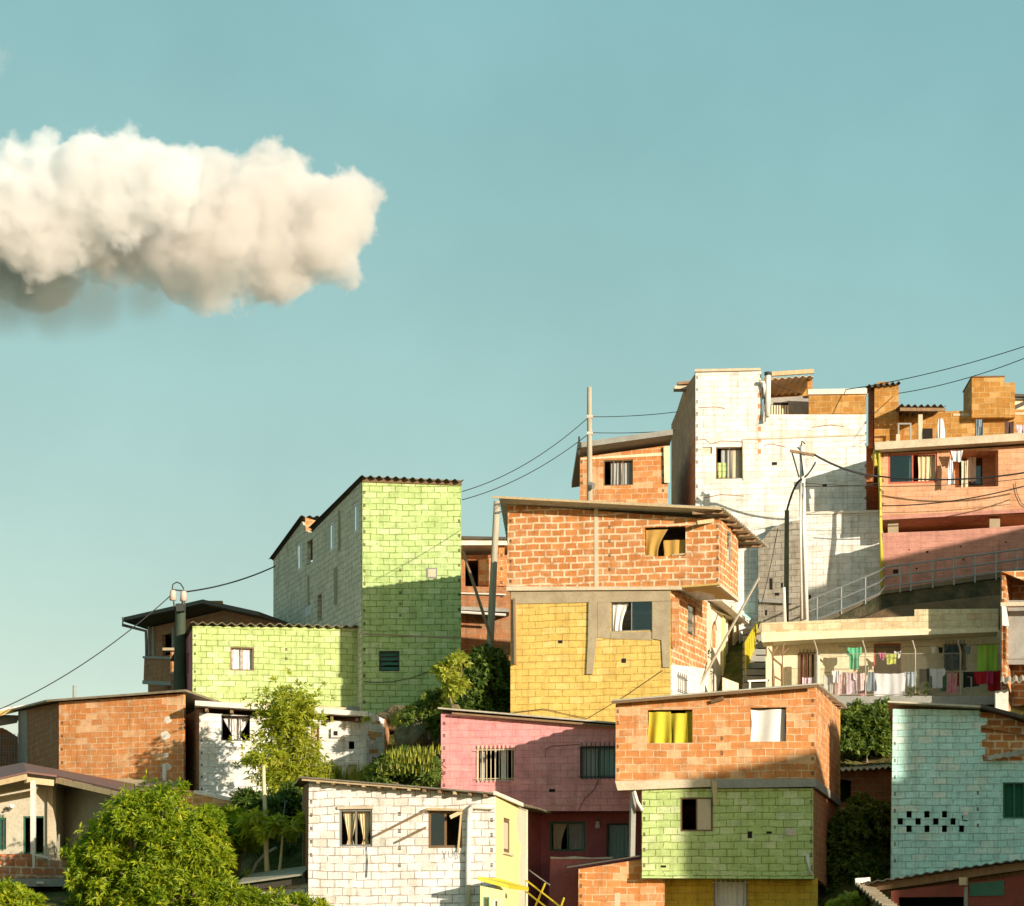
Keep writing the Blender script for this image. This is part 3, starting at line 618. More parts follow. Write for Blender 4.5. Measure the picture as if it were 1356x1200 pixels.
# ---- long brick house ----
def long_brick():
    fr = Pl(78, 79, 250, 77.5); sd_ = Pl(25, 86, 78, 79)
    h = thing('brick_house', 'long windowless orange brick house with a sloping roof line at far left', 'house', fr.p(165, 1060))
    mb = MB().use(M_brick)
    mb.wall(fr, [(78, 930), (243, 918.5), (243, 1062), (78, 1060)])
    notches(mb, fr, 82, 940, 1010, 5, .09, .11)
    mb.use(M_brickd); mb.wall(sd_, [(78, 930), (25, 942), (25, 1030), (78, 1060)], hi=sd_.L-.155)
    mb.use(M_concg); mb.wall(sd_.shift(-.03), [(36, 940), (26, 942), (26, 1030), (36, 1034)], t=.03)
    b0 = cpt(sd_, 25, 942); f0 = cpt(fr, 78, 930); f1 = cpt(fr, 243, 918)
    closure(mb, [f0, f1, (f1[0], b0[1], f1[2]-.3), b0], fr.z(165, 1062), skip=(0, 3)); mb.build('wall', h)
    a = fr.p(67, 930.5, -.3); b = fr.p(251, 917, -.3); c = fr.p(251, 917, 6); c.z -= .3; d = sd_.p(22, 942, -.25)
    mb = MB().use(M_tin); up = Vector((0, 0, .07)); mb.hexa([a, b, c, d], [a+up, b+up, c+up, d+up]); mb.build('roof', h)
    mb = MB().use(M_conc); mb.ppoly(fr, [(105, 1031), (242, 1035), (242, 1044), (105, 1040)], -.35, -.004); mb.use(M_concw); mb.ppoly(fr, [(110, 1041), (238, 1045), (238, 1049), (110, 1046)], -.30, -.004); mb.build('ledge', h)
    for x, y, s in [(222, 953, .17), (219, 974, .2), (220, 1000, .12), (221, 1016, .18)]:
        mb = MB().use(M_concw); u, z = fr.uz(x, y); n = 11; mb.hexa([fr.pt(u+s*(.7+.4*random.random())*math.cos(6.283*k/n), z+.8*s*(.7+.4*random.random())*math.sin(6.283*k/n), -.004) for k in range(n)], [fr.pt(u, z, -.012)]*n)
        mb.build('mortar_patch', h)
    mb = MB().use(M_pvc); mb.tube([fr.p(220, 1012, -.12), fr.p(220, 1046, -.12)], .075, 10); mb.build('pipe', h, smooth=True)
    return h
long_brick()
mbp = MB().use(M_concg); mbp.tube([P(98.5, 935, 82), P(98.5, 908, 82)], .06, 8); tag(mbp.build('vent_pipe', None, smooth=True), 'short grey pipe stub sticking up from the long brick house roof', 'pipe')
# ---- small roofed yard at the left frame edge
def yard():
    pl = Pl(-60, 85.2, 25, 86.5)
    h = thing('lean_to', 'open lean-to with pale roof strip and brick wall at the left picture edge', 'shed', pl.p(0, 1040))
    mb = MB().use(M_brickd); mb.wall(pl, [(-60, 965), (8, 966), (22, 975), (24, 976), (24, 1040), (-60, 1040)], t=.15); mb.use(M_brick3); mb.wall(pl.shift(1.5), [(-60, 962), (4, 964), (22, 978), (22, 985), (-60, 985)], t=.1); mb.build('wall', h)
    mb = MB().use(M_woody); mb.ppoly(pl, [(-60, 954), (26, 936.5), (36, 937), (36, 941), (26, 942), (-60, 962)], -.6, -.4); mb.use(M_concw); mb.ppoly(pl, [(-60, 948), (26, 935.5), (26, 937.5), (-60, 953)], -.62, 1.2); mb.build('roof', h)
    mb = MB().use(M_steel)
    for k in range(14): x = -30+3.8*k; mb.tube([pl.p(x, 1020, -.25), pl.p(x+1, 972, -.25)], .012, 4)
    for y in (976, 990, 1005): mb.tube([pl.p(-35, y, -.24), pl.p(22, y+3, -.24)], .012, 4)
    mb.build('grille', h)
    mb = MB().use(M_fr_dk); mb.beam(pl.p(25, 1040, -.5), pl.p(25, 940, -.5), .1, .1); mb.build('post', h)
    mb = MB().use(M_concg); mb.ppoly(pl, [(-60, 945), (24, 948), (20, 958), (-60, 972)], -.2, -.1); mb.build('awning', h)
yard()
# ---- porch house bottom left ----
def porch():
    bk = Pl(-60, 70.5, 72, 70); rt = Pl(73, 72.2, 175, 67.6)
    h = thing('porch_house', 'plastered porch house with a red gable roof and brick balcony at bottom left', 'house', bk.p(40, 1200))
    mb = MB().use(M_beige); mb.wall(bk, [(-60, 1050), (36, 1030), (72, 1038), (72, 1200), (-60, 1200)], [(30, 1081, 58, 1131), (-12, 1083, 8, 1125)])
    mb.use(M_olive); mb.wall(rt, [(73, 1036), (175, 1050), (175, 1200), (73, 1200)], lo=.155)
    e = cpt(rt, 175, 1050); f0 = cpt(bk, -60, 1050); f1 = cpt(bk, 72, 1038)
    closure(mb, [f0, f1, (f1[0], 72.3, f1[2]), e, (e[0]+.5, 77, e[2]), (f0[0], 77, f0[2])], bk.z(0, 1200), skip=(0, 2)); mb.build('wall', h)
    mb = MB().use(M_red); A = P(36, 1024, 68.2); Bq = P(30, 1012, 76); L0 = P(-70, 1048, 68.4); L1 = P(-70, 1030, 76); R0 = P(182, 1053, 67); R1 = P(178, 1040, 78)
    ap2 = P(75, 1029, 69.2); up = Vector((0, 0, .05))
    mb.hexa([L0, A, Bq, L1], [L0+up, A+up, Bq+up, L1+up]); mb.hexa([A, ap2, R0, R1, Bq], [A+up, ap2+up, R0+up, R1+up, Bq+up]); mb.build('roof', h)
    mb = MB().use(M_woodl); dn = Vector((0, 0, -.10))
    for p, q in ((L0, A), (ap2, R0)): mb.beam(p+dn, q+dn, .06, .16)
    mb.beam(P(34, 1033, 68.4), P(70, 1037, 69.2), .10, .18); mb.build('fascia', h)
    mb = MB().use(M_concw); mb.beam(P(44, 1150, 68.3), P(44, 1034, 68.3), .14, .14); mb.build('post', h)
    mb = MB().use(M_concl); mb.ppoly(bk, [(64.5, 1035), (72, 1036), (72, 1140), (64.5, 1140)], -.12, -.004); mb.build('pilaster', h)
    window(h, bk, (30, 1081, 58, 1131), 'oo', M_fr_gn, d=.05, name='door'); window(h, bk, (-12, 1083, 8, 1125), 'gg', M_fr_gn, d=.05, bars=5, bar_mat=M_fr_gn)
    pr = Pl(-60, 67.6, 102, 68.6); mb = MB().use(brick('balcony_brick', (.40, .14, .06), (.46, .18, .08), (.55, .45, .33), ms=.03, bw=.32, rh=.25, smear=.5)); mb.ppoly(pr, [(-60, 1131), (42, 1131), (44, 1136), (101, 1142), (101, 1163), (-60, 1163)], 0, .14); mb.build('balcony', h)
    mb = MB().use(M_concg); mb.ppoly(pr, [(-60, 1163.5), (103, 1163.5), (103, 1174), (-60, 1174)], -.06, 2.2); mb.build('floor_slab', h)
    mb = MB().use(M_concw); mb.beam(pr.p(46, 1133, -.05), pr.p(63, 1136, -.05), .3, .06); mb.beam(pr.p(48, 1169, -.1), pr.p(57, 1169, -.1), .1, .08); mb.build('shelf', h)
    mb = MB().use(M_concg); mb.wall(Pl(-60, 69.5, 110, 70.3), [(-60, 1174), (104, 1174), (104, 1240), (-60, 1240)], t=.2); mb.build('base_wall', h)
    mb = MB().use(M_fr_wh); mb.tube([bk.p(14, 1072, -.06), bk.p(20, 1068, -.25)], .05, 8, .07); mb.use(M_fr_gr); mb.tube([bk.p(6, 1075, -.06), bk.p(15, 1071, -.08)], .03, 6); mb.build('wall_lamp', h)
porch()
# ---- dark house high up behind the lime one ----
def dark_house():
    pl = Pl(194, 102, 372, 91)
    h = thing('brick_house', 'shaded dark brick house with low gable roof and balcony behind the lime house', 'house', pl.p(260, 930))
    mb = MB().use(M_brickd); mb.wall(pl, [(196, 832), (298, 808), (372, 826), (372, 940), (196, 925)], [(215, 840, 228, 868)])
    mb.use(M_concg)
    for x in (197, 203, 229): mb.ppoly(pl, [(x, 830), (x+2.2, 830), (x+2.2, 900), (x, 900)], -.06, -.003)
    e0 = cpt(pl, 196, 834); e1 = cpt(pl, 372, 826); closure(mb, [e0, e1, (e1[0]+4, e1[1]+6, e1[2]-1), (e0[0]+4, e0[1]+6, e0[2])], pl.z(260, 925), skip=(0,)); mb.build('wall', h)
    mb = MB().use(M_tind); up = Vector((0, 0, .16)); A = pl.p(190, 825, -1.0); B = pl.p(298, 801.5, -1.0); D = pl.p(373, 818, -1.0); k = Vector((5, 6, -1.2))
    mb.hexa([A, B, B+k, A+k], [A+up, B+up, B+k+up, A+k+up]); mb.hexa([B, D, D+k, B+k], [B+up, D+up, D+k+up, B+k+up]); mb.build('roof', h)
    mb = MB().use(M_brickr); u = MB; q = pl.p(298, 803, -.6); mb.beam(q+Vector((-.1, 0, .05)), q+Vector((.45, 0, .05)), .3, .22); mb.build('ridge_block', h)
    mb = MB().use(M_fr_gr); mb.tube([pl.p(192, 820, -1.02), pl.p(190.5, 830, -1), pl.p(196, 836, -.1), pl.p(196.5, 875, -.08)], .07, 8); mb.build('downpipe', h, smooth=True)
    bl = pl.shift(-1.1); mb = MB().use(M_brickd); mb.ppoly(bl, [(191, 872), (229, 873), (229, 903), (190, 901)], 0, .12); mb.use(M_concg); mb.ppoly(bl, [(190, 869), (230, 870), (230, 873), (190, 872)], -.04, .16); mb.ppoly(bl, [(189, 901), (229, 903), (229, 908), (189, 906)], -.02, 1.05); mb.build('balcony', h)
dark_house()
def pillar():
    pl = Pl(221, 90.5, 233, 90.5); h = thing('brick_pillar', 'small brick chimney pillar with flat cap beside the dark balcony', 'chimney', pl.p(230, 925))
    mb = MB().use(M_brickd); mb.pbox(pl, (226, 861, 234, 930), 0, .5); mb.build('shaft', h)
    mb = MB().use(M_brick); ps = pl.shift(-.004); mb.pbox(ps, (228, 864, 234, 893), -.03, 0); mb.build('lit_face', h)  # brighter brick paints the sunlit right side of the shaft
    mb = MB().use(M_conc); mb.pbox(pl, (216, 858.5, 237, 862), -.15, .6); mb.build('cap', h)
pillar()
# ---- house between tower and yellow house ----
def mid_house():
    pl = Pl(600, 88, 690, 88)
    h = thing('brick_house', 'shaded brick house with balcony squeezed between green tower and yellow house', 'house', pl.p(640, 880))
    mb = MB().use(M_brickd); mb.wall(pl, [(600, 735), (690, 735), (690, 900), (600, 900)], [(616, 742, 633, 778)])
    a = cpt(pl, 600, 737); b = cpt(pl, 690, 737); closure(mb, [a, b, (b[0], b[1]+4, b[2]), (a[0], a[1]+4, a[2])], pl.z(640, 900), skip=(0,)); mb.build('wall', h)
    mb = MB().use(M_brick); mb.ppoly(pl, [(634, 742), (671, 737), (671, 776), (634, 776)], -.05, -.003); mb.build('lit_brick_panel', h)  # brighter brick copy paints the lit part of the shaded wall
    mb = MB().use(M_tinl); A = pl.p(606, 722, -1.2); B = pl.p(676, 722, -1.2); Cc = pl.p(680, 734, 1); D = pl.p(600, 734, 1); up = Vector((0, 0, .04)); mb.hexa([A, B, Cc, D], [A+up, B+up, Cc+up, D+up])
    mb.use(M_concw); mb.ppoly(pl.shift(-1.2), [(606, 714), (676, 715), (676, 722), (606, 722)], -.02, .03); mb.use(M_tind); mb.ppoly(pl.shift(-1.3), [(604, 710), (677, 711.5), (677, 714.5), (604, 714)], -.05, 2.5); mb.build('roof', h)
    bl = pl.shift(-1.0); mb = MB().use(M_brickd); mb.ppoly(bl, [(604, 776), (672, 778), (672, 806), (604, 804)], 0, .12); mb.use(M_concg); mb.ppoly(bl, [(604, 803.5), (674, 806.5), (674, 811), (604, 808)], -.08, 1.0); mb.build('balcony', h)
    mb = MB().use(M_pvc); mb.tube([bl.p(606, 786, -.1), bl.p(670, 788, -.1)], .03, 6); mb.build('pipe', h)
    mb = MB().use(M_pvc); mb.tube([bl.p(606, 811, -.12), bl.p(670, 815, -.12)], .05, 6); mb.build('pipe', h)
    mb = MB().use(M_brick); mb.ppoly(bl, [(660, 720), (668, 720), (668, 776), (660, 776)], 0, .25); notches(mb, bl, 664, 735, 790, 4, .1, .12); mb.build('pillar', h)
mid_house()
# ================================================================ MIDDLE
# ---- yellow and brick house ----
def yellow_house():
    fr = Pl(674, 76.4, 953, 75); up_s = Pl(953, 75, 977.5, 78); lo_s = Pl(888, 75.3, 937, 80)
    h = thing('yellow_house', 'yellow block house with an overhanging orange brick upper floor', 'house', fr.p(780, 975))
    mb = MB().use(M_brick2)
    mb.wall(fr, [(673, 668), (953, 689), (953, 773), (903, 777), (672, 777)], [(854, 698, 908, 737)], d0=-.06, t=.2)
    f2 = fr.shift(-.06); notches(mb, f2, 950, 697, 768, 6, .09, .12); notches(mb, f2, 807, 698, 754, 4, .09, .12); notches(mb, f2, 676, 690, 770, 4, .08, .10)
    mb.wall(up_s, [(953, 688), (977.5, 706), (977.5, 795), (953, 774)], [(963, 705, 969, 744)], t=.15, lo=.16)
    mb.use(M_yellow); mb.wall(fr, [(676, 781), (888, 781), (888, 990), (676, 990)], [(809, 796, 863.5, 836)])
    mb.use(M_brick2); mb.wall(lo_s, [(888, 781), (937, 796), (937, 890), (888, 890)], [(911, 801, 922.5, 842)], t=.15, lo=.155)
    mb.use(M_whiteb); mb.wall(lo_s, [(888, 880), (937, 886), (937, 940), (888, 940)], [(895, 896, 908, 918)], d0=-.04, t=.16, lo=.03)
    a = cpt(fr, 673, 668); b = cpt(fr, 953, 689); c = cpt(up_s, 977.5, 706)
    closure(mb, [a, b, c, (a[0]+.8, 81.3, a[2]-1.1)], fr.z(780, 779), skip=(0, 1))
    e = cpt(fr, 676, 781); g = cpt(fr, 888, 781); k = cpt(lo_s, 937, 796)
    closure(mb, [e, g, (k[0], k[1], g[2]), (e[0]+.8, k[1]+1, e[2])], fr.z(780, 985), skip=(0, 1), roof=False)
    mb.build('wall', h)
    mb = MB().use(M_concl); mb.ppoly(fr, [(671.5, 777.5), (903, 777.5), (903, 781.5), (671.5, 783)], -.12, .1)
    mb.ppoly(fr, [(787.5, 672), (792.5, 672.5), (793, 777), (787.5, 777)], -.075, -.055); mb.build('beam', h)
    mb = MB().use(M_conc)
    mb.ppoly(fr, [(677, 784), (888, 782), (888, 796), (677, 800)], -.035, -.004)
    mb.ppoly(fr, [(678, 800.5), (684, 800.5), (684, 880), (678, 880)], -.06, -.004)
    mb.ppoly(fr, [(780, 797), (791, 797), (791, 845), (785, 893), (777, 893), (779, 850)], -.07, -.005)
    mb.ppoly(fr, [(791.5, 797), (808.5, 797), (808.5, 846), (791.5, 844)], -.025, -.004); mb.ppoly(fr, [(864, 797), (888, 796.5), (887, 884), (878, 884), (876, 848), (864, 846)], -.045, -.004)
    mb.ppoly(fr, [(809, 837), (863.5, 837), (863.5, 848), (809, 846)], -.020, -.004); mb.build('concrete_frame', h)
    mb = MB().use(M_brick); mb.ppoly(fr, [(889, 791), (889, 857), (899, 857), (899, 793)], .02, .06); mb.build('corner_brick', h)
    # soffit of the overhang and slab
    mb = MB().use(M_woody); s0 = fr.p(903, 779, -.1); s1 = fr.p(953, 775, -.1); s2 = up_s.p(977.5, 796); s3 = lo_s.p(921, 790); mb.hexa([s0, s1, s2, s3], [p+Vector((0, 0, .06)) for p in (s0, s1, s2, s3)]); mb.build('soffit', h)
    mb = MB().use(M_concl); mb.ppoly(up_s, [(953, 772), (977.5, 792), (977.5, 797), (953, 777)], -.03, .1); mb.build('slab_edge', h)
    # roof
    mb = MB().use(M_tinl); A = fr.p(667, 662.5, -.75); B = fr.p(961, 677, -.75); Cc = P(1018, 724, 79.6); Lb = P(676, 742, 82); up = Vector((0, 0, .04))
    mb.corr(A, Lb, Cc, B, .30, .03, .02); mb.build('roof', h)
    for k in range(7):
        t = .08+.14*k; p = B.lerp(Cc, t)+Vector((-.12, 0, -.07)); mb = MB().use(M_wood); mb.beam(p, p+Vector((-1.0, -.05, -.03)), .07, .09); mb.build('rafter', h)
    mb = MB().use(M_woodl); mb.beam(A+Vector((-.22, .02, -.03)), B+Vector((-.05, .02, -.055)), .04, .07); mb.build('fascia', h)
    mb = MB().use(M_woodl); mb.beam(fr.p(926, 697, -.65), fr.p(945, 690, -.07), .07, .12); mb.build('bracket', h)
    window(h, fr, (809, 796, 863.5, 836), 'og', M_fr_gr, d=.02, fw=.035, curtains=((.03, .42, M_cw, 'pulled', 2),))
    mb = MB().use(M_cbr); u0, u1, z0, z1 = f2.rect((854, 698, 908, 737)); mb.cloth(f2, u0+.02, u0+.74, z0+.02, z1-.06, .10, 1.5, .03, 'pulled', seed=3); mb.cloth(f2, u0+.6, u1-.04, z0+.05, z0+.55, .16, 2, .03, 'full', seed=5); mb.build('curtain', h, smooth=True)
    mb = MB().use(M_woodl); mb.beam(f2.p(852, 737, .05), f2.p(864, 736, .05), .12, .05); mb.build('board', h)
    mb = MB().use(M_woodl); mb.beam(f2.p(890, 735, .06), f2.p(907, 733.5, .06), .12, .05); mb.build('board', h)
    window(h, up_s, (963, 705, 969, 744), 'd', M_fr_gr, d=.03); window(h, lo_s, (911, 801, 922.5, 842), 'd', M_fr_br, d=.05); window(h, lo_s, (895, 896, 908, 918), 'w', M_fr_gr, d=-.02, bars=5, bar_mat=M_fr_gr)
    mb = MB().use(M_wood); mb.beam(fr.p(682, 793, -.14), fr.p(683.5, 880, -.14), .09, .06); mb.build('batten', h)
    mb = MB().use(M_wire); mb.tube([fr.p(x, y, -.05) for x, y in [(674, 945), (720, 939), (778, 952), (830, 921), (878, 888)]], .010, 5); mb.build('cable', h)
    mb = MB().use(M_nearblack); mb.pbox(fr, (739, 848, 745, 852), -.003, .004); mb.build('hole_shade', h); mb = MB().use(M_nearblack); mb.pbox(fr, (823, 872, 829, 878), -.006, .004); mb.build('hole_shade', h)
yellow_house()
# ---- white house with arched niche behind its corner ----
def niche_house():
    s = Pl(935, 80.5, 962, 84.5); s2 = Pl(962, 84.5, 985, 86)
    h = thing('white_house', 'white house with an arched orange niche and narrow yellow door frame', 'house', s.p(950, 940))
    mb = MB().use(M_concw); arch = [(941.5, 857), (949.5, 859), (950, 835), (948.5, 827), (946, 821.5), (943.5, 826), (942, 834)]
    mb.wall(s, [(935, 797), (962, 806), (962, 945), (935, 940)], [arch]); mb.use(M_cream); mb.wall(s2, [(962, 808), (985, 822), (985, 945), (962, 945)], [(964, 822, 972, 897)])
    a = cpt(s, 935, 800); b = cpt(s2, 985, 822); closure(mb, [a, b, (b[0]-1, b[1]+3, b[2]), (a[0]-1, a[1]+4, a[2])], s.z(950, 940), skip=(0,)); mb.build('wall', h)
    mb = MB().use(M_brick); mb.ppoly(s, [(940, 819), (951, 819), (951, 860), (940, 860)], .06, .15); mb.build('niche', h)
    mb = MB().use(M_concw); A = s.p(938, 797, -.5); B = P(992, 826, 85.4); up = Vector((0, 0, .12)); mb.hexa([A, B, B+Vector((-.8, .6, .1)), A+Vector((-.8, .5, .1))], [A+up, B+up, B+Vector((-.8, .6, .1))+up, A+Vector((-.8, .5, .1))+up]); mb.build('roof', h)
    mb = MB().use(M_yelp); mb.ppoly(s, [(955, 808), (958, 809), (958, 942), (955, 942)], -.08, -.003); mb.build('door_frame', h)
    mb = MB().use(M_fr_br); mb.pbox(s2, (964, 822, 972, 897), .06, .1); mb.build('door', h)
    mb = MB().use(M_cw); mb.ppoly(s2, [(974, 826), (983, 832), (985, 862), (975, 860)], -.15, -.12); mb.build('shutter', h)
    mb = MB().use(M_teal); A = P(968, 812, 84); mb.hexa([A, P(992, 822, 85), P(1000, 816, 87), P(975, 806, 86)], [A+up*.3, P(992, 822, 85)+up*.3, P(1000, 816, 87)+up*.3, P(975, 806, 86)+up*.3]); mb.build('awning', h)
    mb = MB().use(M_wire)
    for k, (x, y) in enumerate([(937, 862), (940, 882), (934, 893)]):
        mb.tube([s.p(x-2+4*math.sin(j*1.7+k), y+j*2.2, -.08) for j in range(6)], .02, 5)
    mb.build('cable', h)
niche_house()
def pale_narrow():
    s = Pl(978, 86.5, 1007, 90.5)
    h = thing('narrow_house', 'tall narrow pale yellow house end with yellow gutter', 'house', s.p(990, 850))
    mb = MB().use(M_brick); mb.wall(s, [(977, 700), (986, 706), (986, 800), (977, 795)]); mb.use(M_yelp); mb.wall(s, [(986.3, 715), (1007, 722), (1007, 850), (986.3, 820)], [(993, 732, 999, 760)])
    a = cpt(s, 977, 705); b = cpt(s, 1007, 724); closure(mb, [a, b, (b[0]-1, b[1]+3, b[2]), (a[0]-1, a[1]+5, a[2])], s.z(990, 850), skip=(0,)); mb.build('wall', h)
    window(h, s, (993, 732, 999, 760), 'd', M_ygreen, d=.03)
    mb = MB().use(M_fr_yl); mb.tube([s.p(985, 722, -.25), s.p(987, 728, -.2), s.p(1000, 734, -.2), s.p(1009, 727, -.25)], .09, 8); mb.build('gutter', h, smooth=True)
    mb = MB().use(M_concl); mb.ppoly(s, [(1003, 720), (1007, 722), (1007, 850), (1003, 850)], -.03, -.003); mb.build('pilaster', h)
pale_narrow()
# yellow stair gate and steps in the gap
def gap_stairs():
    h = thing('stairs', 'dim concrete steps climbing between the white house and laundry house', 'stairs', P(1000, 915, 81.5))
    for k in range(9):
        mb = MB().use(M_concg); y = 912-9*k; z = P(1000, y, 81.5+.4*k); a = P(985, y, 81.5+.4*k); b = P(1014, y, 81.5+.4*k); dv = Vector((0, .45, 0)); uz = Vector((0, 0, .2))
        mb.hexa([a, b, b+dv, a+dv], [a+uz, b+uz, b+dv+uz, a+dv+uz]); mb.build('step', h)
    g = thing('gate_panel', 'slanting bright yellow ribbed metal gate in the narrow gap', 'gate', P(992, 900, 82))
    q = Pl(986, 82, 1006, 85); mb = MB().use(M_ypaint); mb.ppoly(q, [(988, 850), (1003, 824), (1004, 836), (998, 864), (988, 900)], 0, .05)
    for k in range(5): mb.tube([q.p(990+2.5*k, 850-4*k, -.03), q.p(990+2.0*k, 880-5*k, -.03)], .03, 5)
    mb.build('panel', g)
    mb = MB().use(M_woodl); mb.beam(q.p(985, 915, -.05), q.p(1008, 822, -.05), .12, .08); mb.build('rail', g)
gap_stairs()
mb = MB().use(M_pole); mb.beam(P(918, 922, 78.5), P(1005, 765, 82.5), .06, .06); tag(mb.build('wooden_pole', None), 'long slanting grey timber leaning across the white house beside the yellow house', 'pole')
def gap_fence():
    h = thing('balcony_rail', 'low white balcony railing above the brick and lime house roof', 'railing', P(985, 925, 79))
    q = Pl(955, 78.8, 1015, 79.2); mb = MB().use(M_fr_wh); mb.beam(q.p(990, 902), q.p(1018, 901), .06, .06); mb.build('rail', h)
    for x in (993, 1016): mb = MB().use(M_fr_wh); mb.beam(q.p(x, 918), q.p(x, 902), .06, .06); mb.build('post', h)
    mb = MB().use(M_cream); mb.ppoly(q, [(957, 897), (978, 905), (978, 925), (957, 925)], 0, .06); mb.build('panel', h)
gap_fence()
# ---- pink house ----
def pink_house():
    fr = Pl(584, 71, 870, 70); lo = fr.shift(1.3)
    h = thing('pink_house', 'pink block house with barred windows and a maroon ground floor set back', 'house', fr.p(720, 1210))
    mb = MB().use(M_pink)
    mb.wall(fr, [(584, 944), (870, 967), (870, 1074), (584, 1074)], [(631, 991, 681, 1034), (768, 988, 816, 1031)])
    notches(mb, fr, 588, 958, 1040, 6, .09, .12)
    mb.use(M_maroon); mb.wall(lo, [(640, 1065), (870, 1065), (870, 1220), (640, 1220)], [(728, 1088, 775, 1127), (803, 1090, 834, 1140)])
    a = cpt(fr, 584, 944); b = cpt(fr, 870, 967); closure(mb, [a, b, (b[0], b[1]+5, b[2]), (a[0], a[1]+5, a[2])], fr.z(720, 1074), skip=(0,))
    c = cpt(lo, 640, 1076); d = cpt(lo, 870, 1076); closure(mb, [c, d, (d[0], d[1]+4, d[2]), (c[0], c[1]+4, c[2])], lo.z(720, 1215), skip=(0,), roof=False); mb.build('wall', h)
    mb = MB().use(M_tinl); A = fr.p(582, 940, -.3); B = fr.p(868, 964, -.3); k = Vector((.1, 5.6, .35)); up = Vector((0, 0, .05)); mb.hexa([A, B, B+k, A+k], [A+up, B+up, B+k+up, A+k+up])
    mb.use(M_wood); A2 = fr.p(660, 950.5, -.24); mb.beam(fr.p(600, 945.5, -.2), fr.p(868, 967, -.2), .05, .06); mb.build('roof', h)
    w = window(h, fr, (631, 991, 681, 1034), 'oo', M_fr_wh, d=.07, fw=.03, bars=9, bar_mat=M_cc, curtains=((.62, .76, M_cw, 'full', 1), (.05, .2, M_cg, 'full', 2)))
    w = window(h, fr, (768, 988, 816, 1031), 'oo', M_fr_dk, d=.07, fw=.04, bars=8, bar_mat=M_fr_dk, curtains=((.04, .5, M_cg, 'full', 4), (.5, .97, M_ct, 'full', 4)))
    window(h, lo, (728, 1088, 775, 1127), 'oo', M_fr_gn, d=.04, fw=.06, curtains=((.08, .48, M_cb, 'pulled', 3), (.52, .96, M_cg, 'full', 4)))
    window(h, lo, (803, 1090, 834, 1142), 'o', M_fr_dk, d=.04, fw=.05, name='door', curtains=((.06, .95, M_ct, 'full', 5),))
    mb = MB().use(M_cw); q = lo.p(792, 1092, -.12); mb.tube([q+Vector((0, 0, .1)), q, q-Vector((0, 0, .12))], .05, 8, .09); mb.use(M_fr_gr); mb.tube([lo.p(792, 1086, -.02), lo.p(796, 1085, -.12)], .03, 6); mb.build('wall_lamp', h, smooth=True)
    mb = MB().use(M_concg); mb.beam(fr.p(837, 1076, -.02), fr.p(836, 1133, -.02), .16, .16); mb.build('post', h)
    mb = MB().use(M_wire); mb.tube([fr.p(x, y, -.04) for x, y in [(793, 1032), (787, 1046), (774, 1058), (766, 1074)]], .01, 5); mb.tube([fr.p(x, y, -.04) for x, y in [(722, 1003), (723, 992), (732, 988), (768, 986)]], .008, 5); mb.build('cable', h)
    mb = MB().use(M_nearblack); mb.pbox(fr, (727, 1045, 735, 1049), -.006, .004); mb.build('hole_shade', h)
    # side passage wall in deep shade
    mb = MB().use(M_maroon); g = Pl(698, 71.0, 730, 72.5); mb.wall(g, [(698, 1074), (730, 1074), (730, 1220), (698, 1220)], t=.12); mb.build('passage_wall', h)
pink_house()
def pink_fence():
    pl = Pl(728, 69.6, 870, 69.2); h = thing('parapet_wall', 'low dull pink wall with ragged pale top under the maroon door', 'wall', pl.p(790, 1215))
    mb = MB().use(M_pinkp); mb.ppoly(pl, [(729, 1138), (860, 1137), (860, 1220), (725, 1220)], 0, .15); mb.build('wall', h)
    mb = MB().use(M_concw); mb.ppoly(pl, [(729, 1134.5), (745, 1135.5), (760, 1134), (785, 1136), (812, 1134.5), (812, 1137.5), (729, 1137.7)], -.04, .17); mb.build('coping', h)
pink_fence()
def brick_annex():
    pl = Pl(766, 67.2, 880, 66.9); h = thing('brick_shed', 'small brick shed with a thin slanting roof sheet below the pink house', 'shed', pl.p(810, 1215))
    mb = MB().use(M_brick); mb.wall(pl, [(766, 1151), (849, 1138), (880, 1134), (880, 1225), (766, 1225)]); notches(mb, pl, 769, 1160, 1200, 4, .09, .11)
    mb.use(M_concl); mb.ppoly(pl, [(814, 1183), (821, 1182), (822, 1225), (813, 1225)], -.006, -.002)
    a = cpt(pl, 766, 1151); b = cpt(pl, 880, 1134); closure(mb, [a, b, (b[0], b[1]+1.8, b[2]), (a[0], a[1]+1.8, a[2])], pl.z(810, 1222), skip=(0,)); mb.build('wall', h)
    mb = MB().use(M_tind); A = pl.p(752, 1150, -.35); B = pl.p(866, 1132, -.3); k = Vector((0, 2.3, .1)); up = Vector((0, 0, .035)); mb.hexa([A, B, B+k, A+k], [A+up, B+up, B+k+up, A+k+up]); mb.build('roof', h)
brick_annex()
